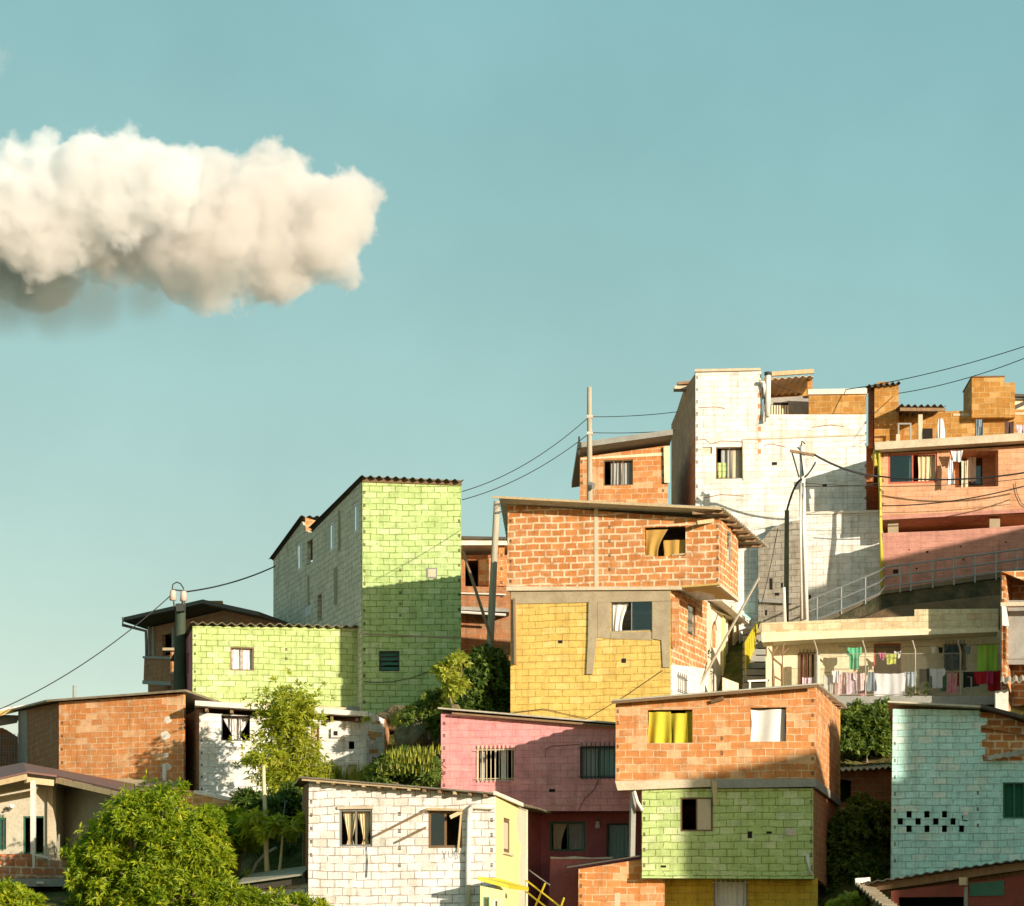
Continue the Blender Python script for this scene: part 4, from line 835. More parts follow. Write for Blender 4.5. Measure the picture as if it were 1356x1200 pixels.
# ---- white block house front centre ----
def white_house():
    fr = Pl(408, 62, 655, 61); ls = Pl(401, 67, 408, 62); rs = Pl(655, 61, 700, 67)
    h = thing('block_house', 'white block house with two windows and pale yellow end wall in the front row', 'house', fr.p(530, 1225))
    mb = MB().use(M_white)
    mb.wall(fr, [(409, 1034), (655, 1054), (655, 1240), (408, 1240)], [(449, 1072, 493, 1121), (567, 1074, 612, 1123)])
    notches(mb, fr, 412, 1062, 1150, 6, .08, .11); notches(mb, fr, 529, 1078, 1146, 4, .10, .12); notches(mb, fr, 651, 1086, 1146, 4, .08, .13)
    mb.use(M_brickd); mb.wall(ls, [(401, 1042), (408, 1036), (408, 1240), (401, 1240)], hi=ls.L-.155)
    mb.use(M_yelp); mb.wall(rs, [(655, 1055), (687, 1068), (684, 1090), (686, 1110), (690, 1118), (688, 1150), (687, 1240), (655, 1240)], [(667, 1084, 676, 1129)], lo=.155)
    mb.use(M_beige); mb.wall(rs, [(687, 1068), (699, 1072), (699, 1240), (687, 1240), (688, 1150), (690, 1118), (686, 1110), (684, 1090)], d0=.02, t=.12)
    a = cpt(fr, 408, 1036); b = cpt(fr, 655, 1054); c = cpt(rs, 699, 1072); d = cpt(ls, 401, 1044); closure(mb, [a, b, c, d], fr.z(530, 1235), skip=(0, 1, 3)); mb.build('wall', h)
    mb = MB().use(M_tin); A = fr.p(402, 1030, -.35); B = fr.p(656, 1051, -.35); Cc = rs.p(717, 1077, -.3); D = ls.p(398, 1040, -.2); mb.corr(A, D, Cc, B, .24, .025, .02); mb.build('roof', h)
    mb = MB().use(M_woodl); mb.beam(fr.p(404, 1033, -.28), fr.p(560, 1045, -.28), .05, .07); mb.use(M_concw); mb.beam(B+Vector((.05, .1, 0)), rs.p(686, 1066, -.12), .07, .10); mb.build('fascia', h)
    for k in range(12): x = 425+20*k; y = 1035+(x-408)*.081; mb = MB().use(M_wood if k % 3 else M_woodl); mb.beam(fr.p(x, y, -.3), fr.p(x, y, -.005), .08, .08); mb.build('rafter', h)
    window(h, fr, (449, 1072, 493, 1121), 'oo', M_fr_gr, d=.03, fw=.05, curtains=((.06, .5, M_cc, 'tied', 5), (.5, .97, M_cc, 'tied', 5)), sill=None)
    window(h, fr, (567, 1074, 612, 1123), 'go', M_fr_br, d=.02, fw=.07, curtains=((.08, .3, M_ct, 'full', 2),))
    mb = MB().use(M_woodl); mb.beam(fr.p(566, 1072, -.1), fr.p(613, 1073, -.1), .15, .06); mb.beam(fr.p(598, 1083, -.2), fr.p(612, 1075, -.05), .06, .10); mb.beam(fr.p(611, 1078, -.02), fr.p(607, 1128, -.03), .05, .05); mb.build('shutter_frame', h)
    mb = MB().use(M_concl); mb.pbox(fr, (447, 1068, 495, 1071.5), -.05, .02); mb.build('lintel', h)
    mb = MB().use(M_pvc); mb.tube([fr.p(x, y, -.10) for x, y in [(655, 1069), (628, 1068), (623, 1072), (622, 1085), (621, 1130), (620, 1215)]], .07, 8); mb.build('downpipe', h, smooth=True)
    mb = MB().use(M_fr_yl); window(h, rs, (667, 1084, 676, 1129), 'b', M_fr_br, d=.03, fw=.1)
    mb = MB().use(M_concl); mb.pbox(rs, (665, 1130, 678, 1132.5), -.06, .02); mb.build('sill', h)
    mb = MB().use(M_scrawl)       # hand-sprayed scrawl under the right window
    for st in ([(586, 1127), (590, 1138)], [(591, 1127), (586, 1138)], [(594, 1127), (594, 1134), (597, 1136), (600, 1133), (600, 1127)], [(603, 1138), (602, 1127), (606, 1129), (604, 1132), (607, 1135), (603, 1138)], [(610, 1127), (609, 1136)], [(609, 1131), (615, 1129)], [(615, 1127), (615, 1134)]):
        mb.tube([fr.p(x, y, -.004) for x, y in st], .009, 4)
    mb.build('graffiti', h)
    mb = MB().use(M_wire); mb.tube([fr.p(x, y, -.03) for x, y in [(486, 1122), (487, 1140), (486, 1162)]], .012, 5); mb.build('cable', h)
    mb = MB().use(M_white); q = Pl(330, 63.5, 412, 62.6); mb.ppoly(q, [(345, 1178), (411, 1168), (411, 1240), (345, 1240)], 0, .2); mb.use(M_tinl); A = q.p(325, 1172, -.4); B = q.p(411, 1160, -.4); k = Vector((0, 2.2, .3)); up = Vector((0, 0, .05)); mb.hexa([A, B, B+k, A+k], [A+up, B+up, B+k+up, A+k+up]); mb.use(M_tind); mb.beam(q.p(328, 1177, -.2), q.p(411, 1166, -.2), .08, .15); mb.build('lean_to', h)
    return fr
wf = white_house()
for a, b, lab in (((497, 1108), (567, 1073), 'longer thin stick leaning on the white block house between its windows'), ((528, 1115), (566, 1096), 'shorter thin stick leaning below the longer one on the white block house')):
    mb = MB().use(M_wood); mb.beam(wf.p(a[0], a[1], -.10), wf.p(b[0], b[1], -.14), .05, .05); tag(mb.build('stick', None), lab, 'stick')
def yellow_porch():
    pl = Pl(636, 60.0, 669, 60.1); rs = Pl(669, 60.1, 700, 62); h = thing('porch', 'small bright yellow roofed porch below the white block house', 'porch', pl.p(655, 1225))
    mb = MB().use(M_yelp); mb.wall(pl, [(636, 1173), (669, 1180), (669, 1240), (636, 1240)], [(640, 1188, 648, 1215), (654, 1191, 661, 1215)], t=.1)
    a = cpt(pl, 636, 1174); b = cpt(pl, 669, 1180); closure(mb, [a, b, (b[0], b[1]+2.2, b[2]), (a[0], a[1]+2.2, a[2])], pl.z(650, 1236), skip=(0,), roof=False); mb.build('wall', h)
    mb = MB().use(M_ypaint); A = pl.p(632, 1166, -.15); B = pl.p(672, 1177, -.15); Cc = P(700, 1180, 62.4); D = P(662, 1169, 61); up = Vector((0, 0, .1)); mb.hexa([A, B, Cc, D], [A+up, B+up, Cc+up, D+up]); mb.build('roof', h)
    window(h, pl, (640, 1188, 648, 1215), 'd', M_fr_gn, d=.02, fw=.04); window(h, pl, (654, 1191, 661, 1215), 'd', M_fr_wh, d=.02, fw=.04)
yellow_porch()
def stair_rail():
    h = thing('stair_railing', 'bright yellow stair handrail descending in front of the dark passage', 'railing', P(720, 1210, 66))
    q = Pl(697, 66.5, 750, 65)
    for a, b in (((697, 1166), (750, 1207)), ((697, 1181), (750, 1222))): mb = MB().use(M_ypaint); mb.tube([q.p(*a), q.p(*b)], .024, 6); mb.build('rail', h)
    for a, b in (((722, 1170), (709, 1200)), ((747, 1189), (738, 1215))): mb = MB().use(M_ypaint); mb.tube([q.p(*a), q.p(*b)], .028, 6); mb.build('post', h)
    mb = MB().use(M_fr_gr); mb.tube([P(700, 1152, 67), P(728, 1172, 66.3)], .02, 5); mb.build('wire_rail', h)
stair_rail()
# ---- brick and lime house front right ----
def brick_lime():
    fr = Pl(815, 66.6, 1080, 66); lo = Pl(850, 66.6, 1077, 66.08); rs = Pl(1080, 66, 1112, 75.2); yl = lo.shift(.75)
    h = thing('brick_house', 'orange brick house over a lime green storey with yellow and white window cloths', 'house', fr.p(960, 1215))
    mb = MB().use(M_brick)
    mb.wall(fr, [(815.5, 932), (1080, 909), (1080, 1032), (815, 1034)], [(858, 940, 917, 984), (994, 937, 1041, 982)])
    notches(mb, fr, 818, 942, 1020, 6, .08, .12); notches(mb, fr, 956, 978, 1017, 3, .10, .13); notches(mb, fr, 1076, 928, 1024, 6, .09, .12)
    mb.wall(rs, [(1080, 909), (1112, 940), (1110.5, 1060), (1080, 1033)], lo=.155)
    mb.use(M_lime); mb.wall(lo, [(850, 1045), (1077, 1044), (1077, 1158), (850, 1157)], [(901, 1056, 944, 1101)])
    notches(mb, lo, 853, 1064, 1146, 5, .08, .12); notches(mb, lo, 1074, 1062, 1150, 6, .09, .13)
    mb.use(M_brickd); mb.wall(rs, [(1080, 1045), (1110, 1068), (1098, 1175), (1080, 1160)], lo=.16, d0=.06)
    mb.use(M_yellow2); mb.wall(yl, [(864, 1162), (1083, 1162), (1083, 1240), (864, 1240)], [(945, 1166, 990, 1210)])
    a = cpt(fr, 815, 932); b = cpt(fr, 1080, 909); c = cpt(rs, 1112, 940); closure(mb, [a, b, c, (a[0], c[1], a[2])], fr.z(950, 1034), skip=(0, 1))
    e = cpt(lo, 850, 1045); f = cpt(lo, 1077, 1045); closure(mb, [e, f, (c[0]-.6, c[1]-.5, f[2]), (e[0], c[1]-.5, e[2])], lo.z(950, 1158), skip=(0, 1), roof=False)
    g = cpt(yl, 864, 1163); k = cpt(yl, 1083, 1163); closure(mb, [g, k, (k[0], k[1]+6, k[2]), (g[0], g[1]+6, g[2])], yl.z(960, 1238), skip=(0,), roof=False); mb.build('wall', h)
    mb = MB().use(M_concl); mb.ppoly(fr, [(814.5, 1034.5), (941, 1032), (941, 1042), (818, 1047)], -.05, .3); mb.use(M_concg); mb.ppoly(fr, [(941.2, 1032), (1080.5, 1031.5), (1080.5, 1042), (941.2, 1044)], -.05, .3)
    mb.ppoly(rs, [(1081, 1032), (1112, 1059), (1112, 1068), (1081, 1044)], -.03, .14); mb.use(M_woodl); mb.ppoly(fr, [(942, 1033), (944, 1033), (950, 1036), (948, 1068), (945, 1066)], -.09, -.055); mb.build('floor_beam', h)
    mb = MB().use(M_lime2); mb.ppoly(lo, [(850, 1157), (1078, 1158), (1078, 1164), (850, 1163)], -.05, .7); mb.build('floor_slab', h)
    mb = MB().use(M_tinl); A = fr.p(811, 929, -.35); B = fr.p(1083, 907, -.35); Cc = P(1122, 936, 75.2); D = A+(Cc-B); mb.corr(A, D, Cc, B, .30, .03, .02); mb.build('roof', h)
    mb = MB().use(M_fr_br); mb.beam(A+Vector((0, .05, -.06)), B+Vector((0, .05, -.06)), .05, .08); mb.build('fascia', h)
    for k in range(6): t = .1+.16*k; p = B.lerp(Cc, t)+Vector((-.08, 0, -.07)); mb = MB().use(M_wood); mb.beam(p, p+Vector((-.9, -.02, -.02)), .08, .09); mb.build('rafter', h)
    mb = MB().use(M_fr_br); mb.beam(fr.p(942, 930, -.06), fr.p(958, 925.5, -.16), .12, .10); mb.build('plank_end', h)
    for r, m, sty in (((858, 940, 917, 984), M_cy, 1), ((994, 937, 1041, 982), M_cw, 2)):
        u0, u1, z0, z1 = fr.rect(r); mb = MB().use(m)
        if sty == 1: mb.cloth(fr, u0+.01, u0+.66, z0-.01, z1-.05, .09, 1.6, .06, 'full', seed=1); mb.cloth(fr, u0+.6, u1-.14, z0-.01, z1-.09, .15, 1.3, .07, 'full', seed=4); mb.cloth(fr, u1-.2, u1, z0, z1-.03, .2, 1, .02, seed=6)
        else: mb.cloth(fr, u0+.01, u1-.01, z0-.02, z1-.04, .16, 1.2, .07, 'full', seed=2)
        mb.build('curtain', h, smooth=True)
    window(h, lo, (901, 1056, 944, 1101), 'ob', M_fr_br, d=.02, fw=.045)
    window(h, yl, (945, 1166, 990, 1210), 'o', M_fr_gr, d=.05, bars=7, bar_mat=M_fr_wh, curtains=((.05, .95, M_cw, 'full', 5),))
    mb = MB().use(M_concg); mb.beam(fr.p(838, 1048, .2), fr.p(836, 1135, .3), .14, .14); mb.build('post', h)
    mb = MB().use(M_pvc); mb.tube([lo.p(x, y, -.1) for x, y in [(840, 1048), (844, 1062), (849, 1070), (851, 1074)]], .05, 8); mb.build('pipe', h, smooth=True)
    mb = MB().use(M_tinl); mb.pbox(lo, (1040, 1097, 1054, 1106), -.03, -.003); mb.build('plate', h)
    mb = MB().use(M_pvc); mb.tube([lo.p(1069, 1132, -.08), lo.p(1073, 1158, -.08)], .045, 8); mb.build('pipe', h, smooth=True)
    for q in ((990, 1101, 996, 1110), (1015, 1101, 1022, 1104), (875, 1146, 882, 1149)): mb = MB().use(M_nearblack); mb.pbox(lo, q, -.004, .004); mb.build('hole_shade', h)
    mb = MB().use(M_concl); mb.ppoly(yl, [(864, 1163), (871, 1163), (871, 1240), (864, 1240)], -.08, -.003); mb.build('pilaster', h)
brick_lime()
# ================================================================ RIGHT SIDE AND SKYLINE
def small_brick():
    fr = Pl(768, 87.2, 884, 86.7); h = thing('brick_house', 'small orange brick house on the skyline with broad grey roof edge and curtained window', 'house', fr.p(830, 690))
    mb = MB().use(M_brick); mb.wall(fr, [(768, 606), (884, 590), (884, 700), (768, 700)], [(799, 609, 838, 643)]); notches(mb, fr, 770, 612, 640, 4, .1, .12); notches(mb, fr, 878, 598, 650, 6, .1, .12)
    a = cpt(fr, 768, 606); b = cpt(fr, 884, 592); closure(mb, [a, b, (b[0], b[1]+5, b[2]), (a[0], a[1]+5, a[2])], fr.z(830, 695), skip=(0,)); mb.build('wall', h)
    mb = MB().use(M_cream); mb.ppoly(fr, [(769, 607), (882, 599), (882, 603.5), (769, 609)], -.02, -.003); mb.ppoly(fr, [(879, 592), (887, 591), (887, 640), (880, 640)], -.10, -.024); mb.build('beam', h)
    mb = MB().use(M_concg); A = fr.p(768, 598.5, -.7); B = fr.p(893, 581, -.7); k = Vector((-.1, 5, -.5)); up = Vector((0, 0, .2)); mb.hexa([A, B, B+k, A+k], [A+up, B+up, B+k+up, A+k+up]); mb.build('roof', h)
    mb = MB().use(M_fr_dk); mb.beam(fr.p(769, 606, -.5), fr.p(769, 582, -.5), .07, .07); mb.build('roof_post', h)
    window(h, fr, (799, 609, 838, 643), 'ooo', M_fr_br, d=.04, fw=.04, curtains=((.22, .6, M_cg, 'full', 3), (.6, .97, M_cg, 'full', 3)))
small_brick()
def white_tower():
    fr = Pl(921, 86, 1168, 85.4); sd_ = Pl(889, 94, 921, 86)
    h = thing('white_block_building', 'tall whitewashed block building with bare brown side wall at the hilltop', 'house', fr.p(1030, 840))
    mb = MB().use(M_whiteb)
    mb.wall(fr, [(921, 493), (1008, 491), (1010, 549), (1147, 549), (1147, 690), (1147, 850), (921, 850)], [(948, 592, 984, 634), (930, 592, 943, 601)])
    for k in range(6): mb.use(M_raw); mb.pbox(fr, (1003.5, 520+15*k, 1008, 526+15*k), -.004, .004)
    notches(mb, fr, 923, 500, 660, 11, .09, .14); notches(mb, fr, 1146, 560, 660, 8, .07, .12)
    mb.use(M_raw); mb.wall(sd_, [(921, 494), (905, 517), (896, 545), (889, 562), (889, 860), (921, 850)], hi=sd_.L-.155)
    b0 = cpt(sd_, 889, 562); a = cpt(fr, 921, 495); b = cpt(fr, 1008, 495); closure(mb, [a, b, (b[0], b0[1], a[2]-1), (b0[0], b0[1], b0[2])], fr.z(960, 845), skip=(0, 3))
    c = cpt(fr, 1009, 552); d = cpt(fr, 1147, 552); closure(mb, [c, d, (d[0], d[1]+6, d[2]), (c[0], c[1]+6, c[2])], fr.z(1050, 845), skip=(0, 3)); mb.build('wall', h)
    mb = MB().use(M_concl)
    mb.ppoly(fr, [(920, 489.5), (1007, 488), (1008, 491), (920, 493)], -.08, .9); mb.build('coping', h); mb = MB().use(M_concl); mb.ppoly(fr, [(983, 581.5), (1146, 575.5), (1146, 577), (983, 583)], -.03, -.003); mb.ppoly(fr, [(983, 583), (984.5, 583), (985, 636), (983.5, 636)], -.03, -.003); mb.build('ledge', h)
    mb = MB().use(M_concl); q = sd_.p(908, 515, -.1); mb.beam(q+Vector((-.35, 0, 0)), q+Vector((.3, 0, 0)), .5, .12); mb.use(M_wood); mb.beam(q+Vector((-.2, .3, .25)), q+Vector((.3, .3, .3)), .3, .10); mb.build('roof_edge', h)
    window(h, fr, (948, 592, 984, 634), 'oo', M_fr_br, d=.04, fw=.04, curtains=((.2, .55, M_cg, 'full', 2), (.55, .97, M_cb, 'full', 2)))
    mb = MB().use(M_lime); mb.cloth(fr, fr.u(950), fr.u(962), fr.z(955, 633), fr.z(955, 612), .12, 2, .03, 'full', seed=9); mb.build('cloth', h)
    mb = MB().use(M_beige); mb.pbox(fr, (930, 592, 943, 601), .06, .1); mb.build('vent_panel', h)
    lf = Pl(1040, 85.0, 1169, 84.3); mb = MB().use(M_whiteb); mb.wall(lf, [(1040, 686), (1072, 682), (1168, 679), (1168, 850), (1040, 850)], t=.2); mb.use(M_concw)
    for k in range(5): mb.ppoly(lf, [(1062+.3*k, 700+26*k), (1066+.3*k, 700+26*k), (1066+.3*k, 712+26*k), (1062+.3*k, 712+26*k)], -.04, -.003)
    mb.use(M_concw); mb.ppoly(lf, [(1068, 678), (1168, 675.5), (1168, 679), (1068, 681.5)], -.05, .7)
    e = cpt(lf, 1040, 690); f = cpt(lf, 1168, 684); closure(mb, [e, f, (f[0], f[1]+.9, f[2]), (e[0], e[1]+.8, e[2])], lf.z(1100, 845), skip=(0,), roof=True); mb.build('lower_wall', h)
    mb = MB().use(M_pvc); mb.tube([fr.p(x, y, -.12) for x, y in [(1005, 507), (1011, 508), (1013, 515), (1012, 560)]], .07, 8); mb.build('pipe', h, smooth=True)
    mb = MB().use(M_pvc); mb.tube([fr.p(1017, 497, -.1), fr.p(1016, 552, -.1)], .11, 8); mb.use(M_fr_dk); mb.tube([fr.p(1017, 498, -.1), fr.p(1017, 494, -.1)], .14, 8); mb.build('pipe', h, smooth=True)
    for pq, q in ((fr, (1022, 612, 1029, 616)), (fr, (1089, 641, 1095, 645)), (lf, (1070, 788, 1074, 795))): mb = MB().use(M_nearblack); mb.pbox(pq, q, -.004, .004); mb.build('hole_shade', h)
    rb = Pl(1003, 85.3, 1065, 84.8); mb = MB().use(M_shadedrubble); mb.wall(rb, [(1004, 722), (1012, 712), (1022, 700), (1038, 692), (1064, 688), (1064, 850), (1004, 850)], t=.2)  # rough blocks whose grey paints the shaded area of the white front
    mb.use(M_nearblack)
    for q in ((1019, 766, 1023, 781), (1026, 785, 1032, 789), (1034, 772, 1037, 778), (1013, 808, 1016, 815)): mb.pbox(rb, q, -.006, .003)
    mb.use(M_concg); mb.ppoly(rb, [(1006, 793), (1050, 795), (1050, 800), (1006, 798)], -.14, -.003); mb.build('shaded_rubble', h)
    for st in ([(922, 583), (934, 582), (941, 588), (956, 584), (982, 585)], [(925, 540), (948, 539), (960, 541)], [(1012, 590), (1022, 588), (1040, 592)], [(1075, 566), (1100, 563), (1118, 565)], [(930, 660), (955, 655), (985, 657)]):
        mb = MB().use(M_brickd); mb.tube([fr.p(x, y, -.002) for x, y in st], .014, 4); mb.build('crack', h)
    # rooms on its roof
    rf = Pl(1018, 88.5, 1075, 88.5); mb = MB().use(M_concg); mb.wall(rf, [(1018, 527), (1072, 524), (1072, 560), (1018, 560)]); mb.use(M_cream)
    for k in range(8): mb.ppoly(rf, [(1018+3.5*k, 537), (1019.5+3.5*k, 537), (1019.5+3.5*k, 550), (1018+3.5*k, 550)], -.04, -.003)
    mb.use(M_nearblack); mb.pbox(rf, (1024, 533, 1044, 537), -.005, .003); mb.build('roof_room', h); mb = MB().use(M_brickr); bk2 = rf.shift(2.6); mb.wall(bk2, [(1012, 500), (1076, 500), (1076, 560), (1012, 560)]); mb.build('back_wall', h); mb = MB().use(M_brickr); mb.beam(rf.p(1071, 500, -.1), rf.p(1071, 526, -.1), .15, .15); mb.build('post', h)
    mb = MB().use(M_tinl); A = rf.p(1012, 508, -.8); B = rf.p(1074, 504, -.8); k = Vector((0, 4, .15)); mb.corr(A, B, B+k, A+k, .26, .035, .02); mb.use(M_woodl); mb.beam(A+Vector((0, -.05, .14)), B+Vector((0, -.05, .14)), .12, .16); mb.build('roof', h)
    pf = Pl(1071, 87.5, 1149, 87.3); mb = MB().use(M_brickr); mb.wall(pf, [(1071, 523), (1147, 522), (1147, 556), (1071, 556)], t=.18); mb.use(M_concw); mb.ppoly(pf, [(1070, 516), (1148, 515), (1148, 522), (1070, 523)], -.08, .3); mb.build('parapet', h)
white_tower()
def salmon():
    fr = Pl(1164, 83.2, 1430, 82.2); lo = Pl(1168, 82.8, 1430, 81.8)
    h = thing('salmon_house', 'salmon pink house with flat roof slab, recessed balcony and yellow downpipe', 'house', fr.p(1260, 800))
    mb = MB().use(M_salmon)
    mb.wall(fr, [(1165, 601), (1430, 586), (1430, 670), (1165, 684)], [(1176, 600, 1241, 640), (1258, 597, 1322, 645)]); notches(mb, fr, 1169, 604, 668, 5, .09, .15)
    mb.use(M_salmon2); mb.wall(lo, [(1168, 706), (1250, 703), (1310, 699), (1430, 690), (1430, 850), (1168, 850)], t=.3); lo2 = lo
    nb = fr.shift(1.3); mb.use(M_salmon); mb.wall(nb, [(1250, 590), (1335, 588), (1335, 655), (1250, 660)], [(1270, 604, 1301, 643)], t=.1)
    a = cpt(fr, 1165, 600); b = cpt(fr, 1430, 588); closure(mb, [a, b, (b[0], b[1]+6, b[2]), (a[0], a[1]+6, a[2])], fr.z(1260, 683), skip=(0,)); closure(mb, [cpt(lo, 1168, 708), cpt(lo, 1430, 694), (cpt(lo, 1430, 690)[0], 88, cpt(lo, 1430, 694)[2]), (cpt(lo, 1168, 690)[0], 88, cpt(lo, 1168, 708)[2])], lo.z(1260, 800), skip=(0,)); mb.build('wall', h)
    mb = MB().use(M_salmon)
    n0 = fr.rect((1258, 597, 1322, 645))
    for u in (n0[0], n0[1]): mb.box(fr, u-.05, u+.05, n0[2], n0[3], .152, 1.29)
    mb.build('niche_side', h)
    mb = MB().use(M_concl); mb.ppoly(fr, [(1158, 590), (1430, 573), (1430, 583), (1159, 600)], -.55, 6); mb.build('roof', h)
    mb = MB().use(M_salmon2); mb.ppoly(fr, [(1165, 683.5), (1430, 670), (1430, 675), (1165, 689)], -.04, 1.5); mb.build('floor_slab', h)
    for x0, x1, y in ((1176, 1190, 704), (1311, 1325, 697)): mb = MB().use(M_conc); mb.ppoly(fr, [(x0, 685), (x1, 685), (x1, y), (x0, y)], .3, .8); mb.build('pillar', h)
    window(h, fr, (1176, 600, 1241, 640), 'go', M_fr_rd, d=.03, fw=.07, curtains=((.62, .97, M_cc, 'full', 4), (.04, .46, M_ct, 'full', 1)))
    window(h, nb, (1270, 604, 1301, 643), 'og', M_fr_dk, d=.03, fw=.05, name='door')
    mb = MB().use(M_cw); u = fr.u(1288); mb.cloth(nb, nb.u(1280), nb.u(1292), nb.z(1285, 640), nb.z(1285, 607), -.25, 2, .04, 'full', seed=2); mb.build('curtain', h, smooth=True)
    mb = MB().use(M_ygreen); mb.tube([fr.p(1163, 598, -.25), fr.p(1165, 640, -.2), fr.p(1166, 690, -.25), fr.p(1168, 786, -.55)], .065, 8); mb.use(M_fr_yl); mb.tube([fr.p(1161, 598, -.2), fr.p(1158, 605, -.15), fr.p(1161, 618, -.15)], .12, 8); mb.build('downpipe', h, smooth=True)
    mb = MB().use(M_nearblack)
    for x, y, s in ((1186, 757, 3.5), (1228, 731, 1.5), (1214, 753, 1.3), (1276, 741, 1.3), (1272, 724, 1.2), (1332, 718, 1.2), (1204, 728, 1)): mb = MB().use(M_nearblack); mb.pbox(lo, (x-s, y-s*.8, x+s, y+s*.8), -.004, .004); mb.build('hole_shade', h)
    mb = MB().use(M_wire)
    mb.tube([fr.p(x, y, -.06) for x, y in [(1344, 640), (1347, 655), (1352, 666), (1358, 672)]], .012, 5); mb.build('cable', h)
salmon()
# terrace walls above the salmon house
def terrace():
    pl = Pl(1148, 89.4, 1440, 88.6); h = thing('terrace_wall', 'rust brown brick wall of a roof terrace above the salmon house', 'wall', pl.p(1260, 610))
    mb = MB().use(M_brickr); mb.wall(pl, [(1190, 546), (1286, 544), (1440, 540), (1440, 625), (1166, 625), (1166, 590), (1150, 590), (1150, 546)], t=.2); mb.use(M_brickd); mb.wall(pl, [(1140, 590.5), (1165.8, 590.5), (1165.8, 720), (1140, 720)], t=.2); mb.use(M_brickr); mb.use(M_concl); mb.ppoly(pl, [(1262, 548), (1440, 544), (1440, 548), (1262, 551)], -.02, -.003); mb.build('wall', h)  # dark brick strip paints the shaded gap beside the white building
    c = Pl(1157, 88.3, 1190, 88.2); h = thing('brick_chimney', 'square rust brick stack with corrugated cap near the white building', 'chimney', c.p(1172, 610))
    mb = MB().use(M_brickr); mb.pbox(c, (1158, 510, 1190, 615), 0, 1.2); mb.pbox(c, (1162, 504, 1178, 510), .2, .8); mb.build('shaft', h)
    mb = MB().use(M_tind); A = c.p(1149, 512, -.2); B = c.p(1192, 508, -.2); k = Vector((0, 1.6, .1)); mb.corr(A, B, B+k, A+k, .22, .06, .03); mb.build('cap', h)
    mb = MB().use(M_brickd); mb.pbox(c, (1151, 513, 1157, 590), .5, .9); mb.build('side_wall', h)
    b = Pl(1285, 89.0, 1343, 88.9); h = thing('brick_tank_house', 'blocky stepped rust brick structure highest on the right terrace', 'tower', b.p(1310, 560))
    mb = MB().use(M_brickr); mb.pbox(b, (1285, 503, 1328, 556), -.4, 2); mb.pbox(b, (1328.2, 510, 1342, 556), -.38, 1.9); mb.build('wall', h)
    mb = MB().use(M_fr_br); mb.pbox(b, (1284, 501.5, 1328.5, 503), -.45, 2.05); mb.build('cap', h)
    s = Pl(1188, 87.5, 1250, 87.4); h = thing('corrugated_awning', 'dark corrugated awning on a white post over the roof terrace', 'awning', s.p(1217, 585))
    mb = MB().use(M_tind); A = s.p(1190, 541, -.6); B = s.p(1250, 541.5, -.6); k = Vector((0, 2.4, .2)); mb.corr(A, B, B+k, A+k, .24, .05, .02); mb.use(M_wood); mb.beam(A+Vector((0, .1, -.15)), B+Vector((0, .1, -.15)), .08, .12); mb.build('roof', h)
    mb = MB().use(M_concl); mb.pbox(s, (1215, 551, 1220.5, 588), -.3, -.05); mb.build('post', h)
    g = Pl(1340, 91, 1440, 91); h = thing('gable_house', 'cream gable end with dark roof edges at far right skyline', 'house', g.p(1370, 560))
    mb = MB().use(M_cream); mb.wall(g, [(1342, 528), (1440, 528), (1440, 560), (1342, 545)]); mb.build('wall', h); mb = MB().use(M_tind); mb.beam(g.p(1342, 526, -.2), g.p(1440, 529, -.2), .3, .10); mb.beam(g.p(1342, 541, -.12), g.p(1400, 515, -.12), .1, .14); mb.build('roof', h)
    # small terrace furniture
    t = thing('clothes_stand', 'grey frame stand with crates under the terrace awning', 'rack', s.p(1195, 588))
    mb = MB().use(M_fr_gr); mb.beam(s.p(1188, 563, -.2), s.p(1206, 563, -.2), .08, .06); mb.build('top', t)
    for x in (1189, 1205): mb = MB().use(M_fr_gr); mb.beam(s.p(x, 563.5, -.2), s.p(x, 588, -.2), .06, .06); mb.build('leg', t)
    mb = MB().use(M_concl); mb.pbox(s, (1186, 577, 1191, 588), -.25, .1); mb.build('crate', t)
    mb = MB().use(M_nearblack); mb.pbox(s, (1223, 562, 1238, 590), .7, 1.0); tag(mb.build('dark_oblong', None), 'near-black oblong under the terrace awning', 'oblong')  # plain near-black box in front of the terrace wall
terrace()
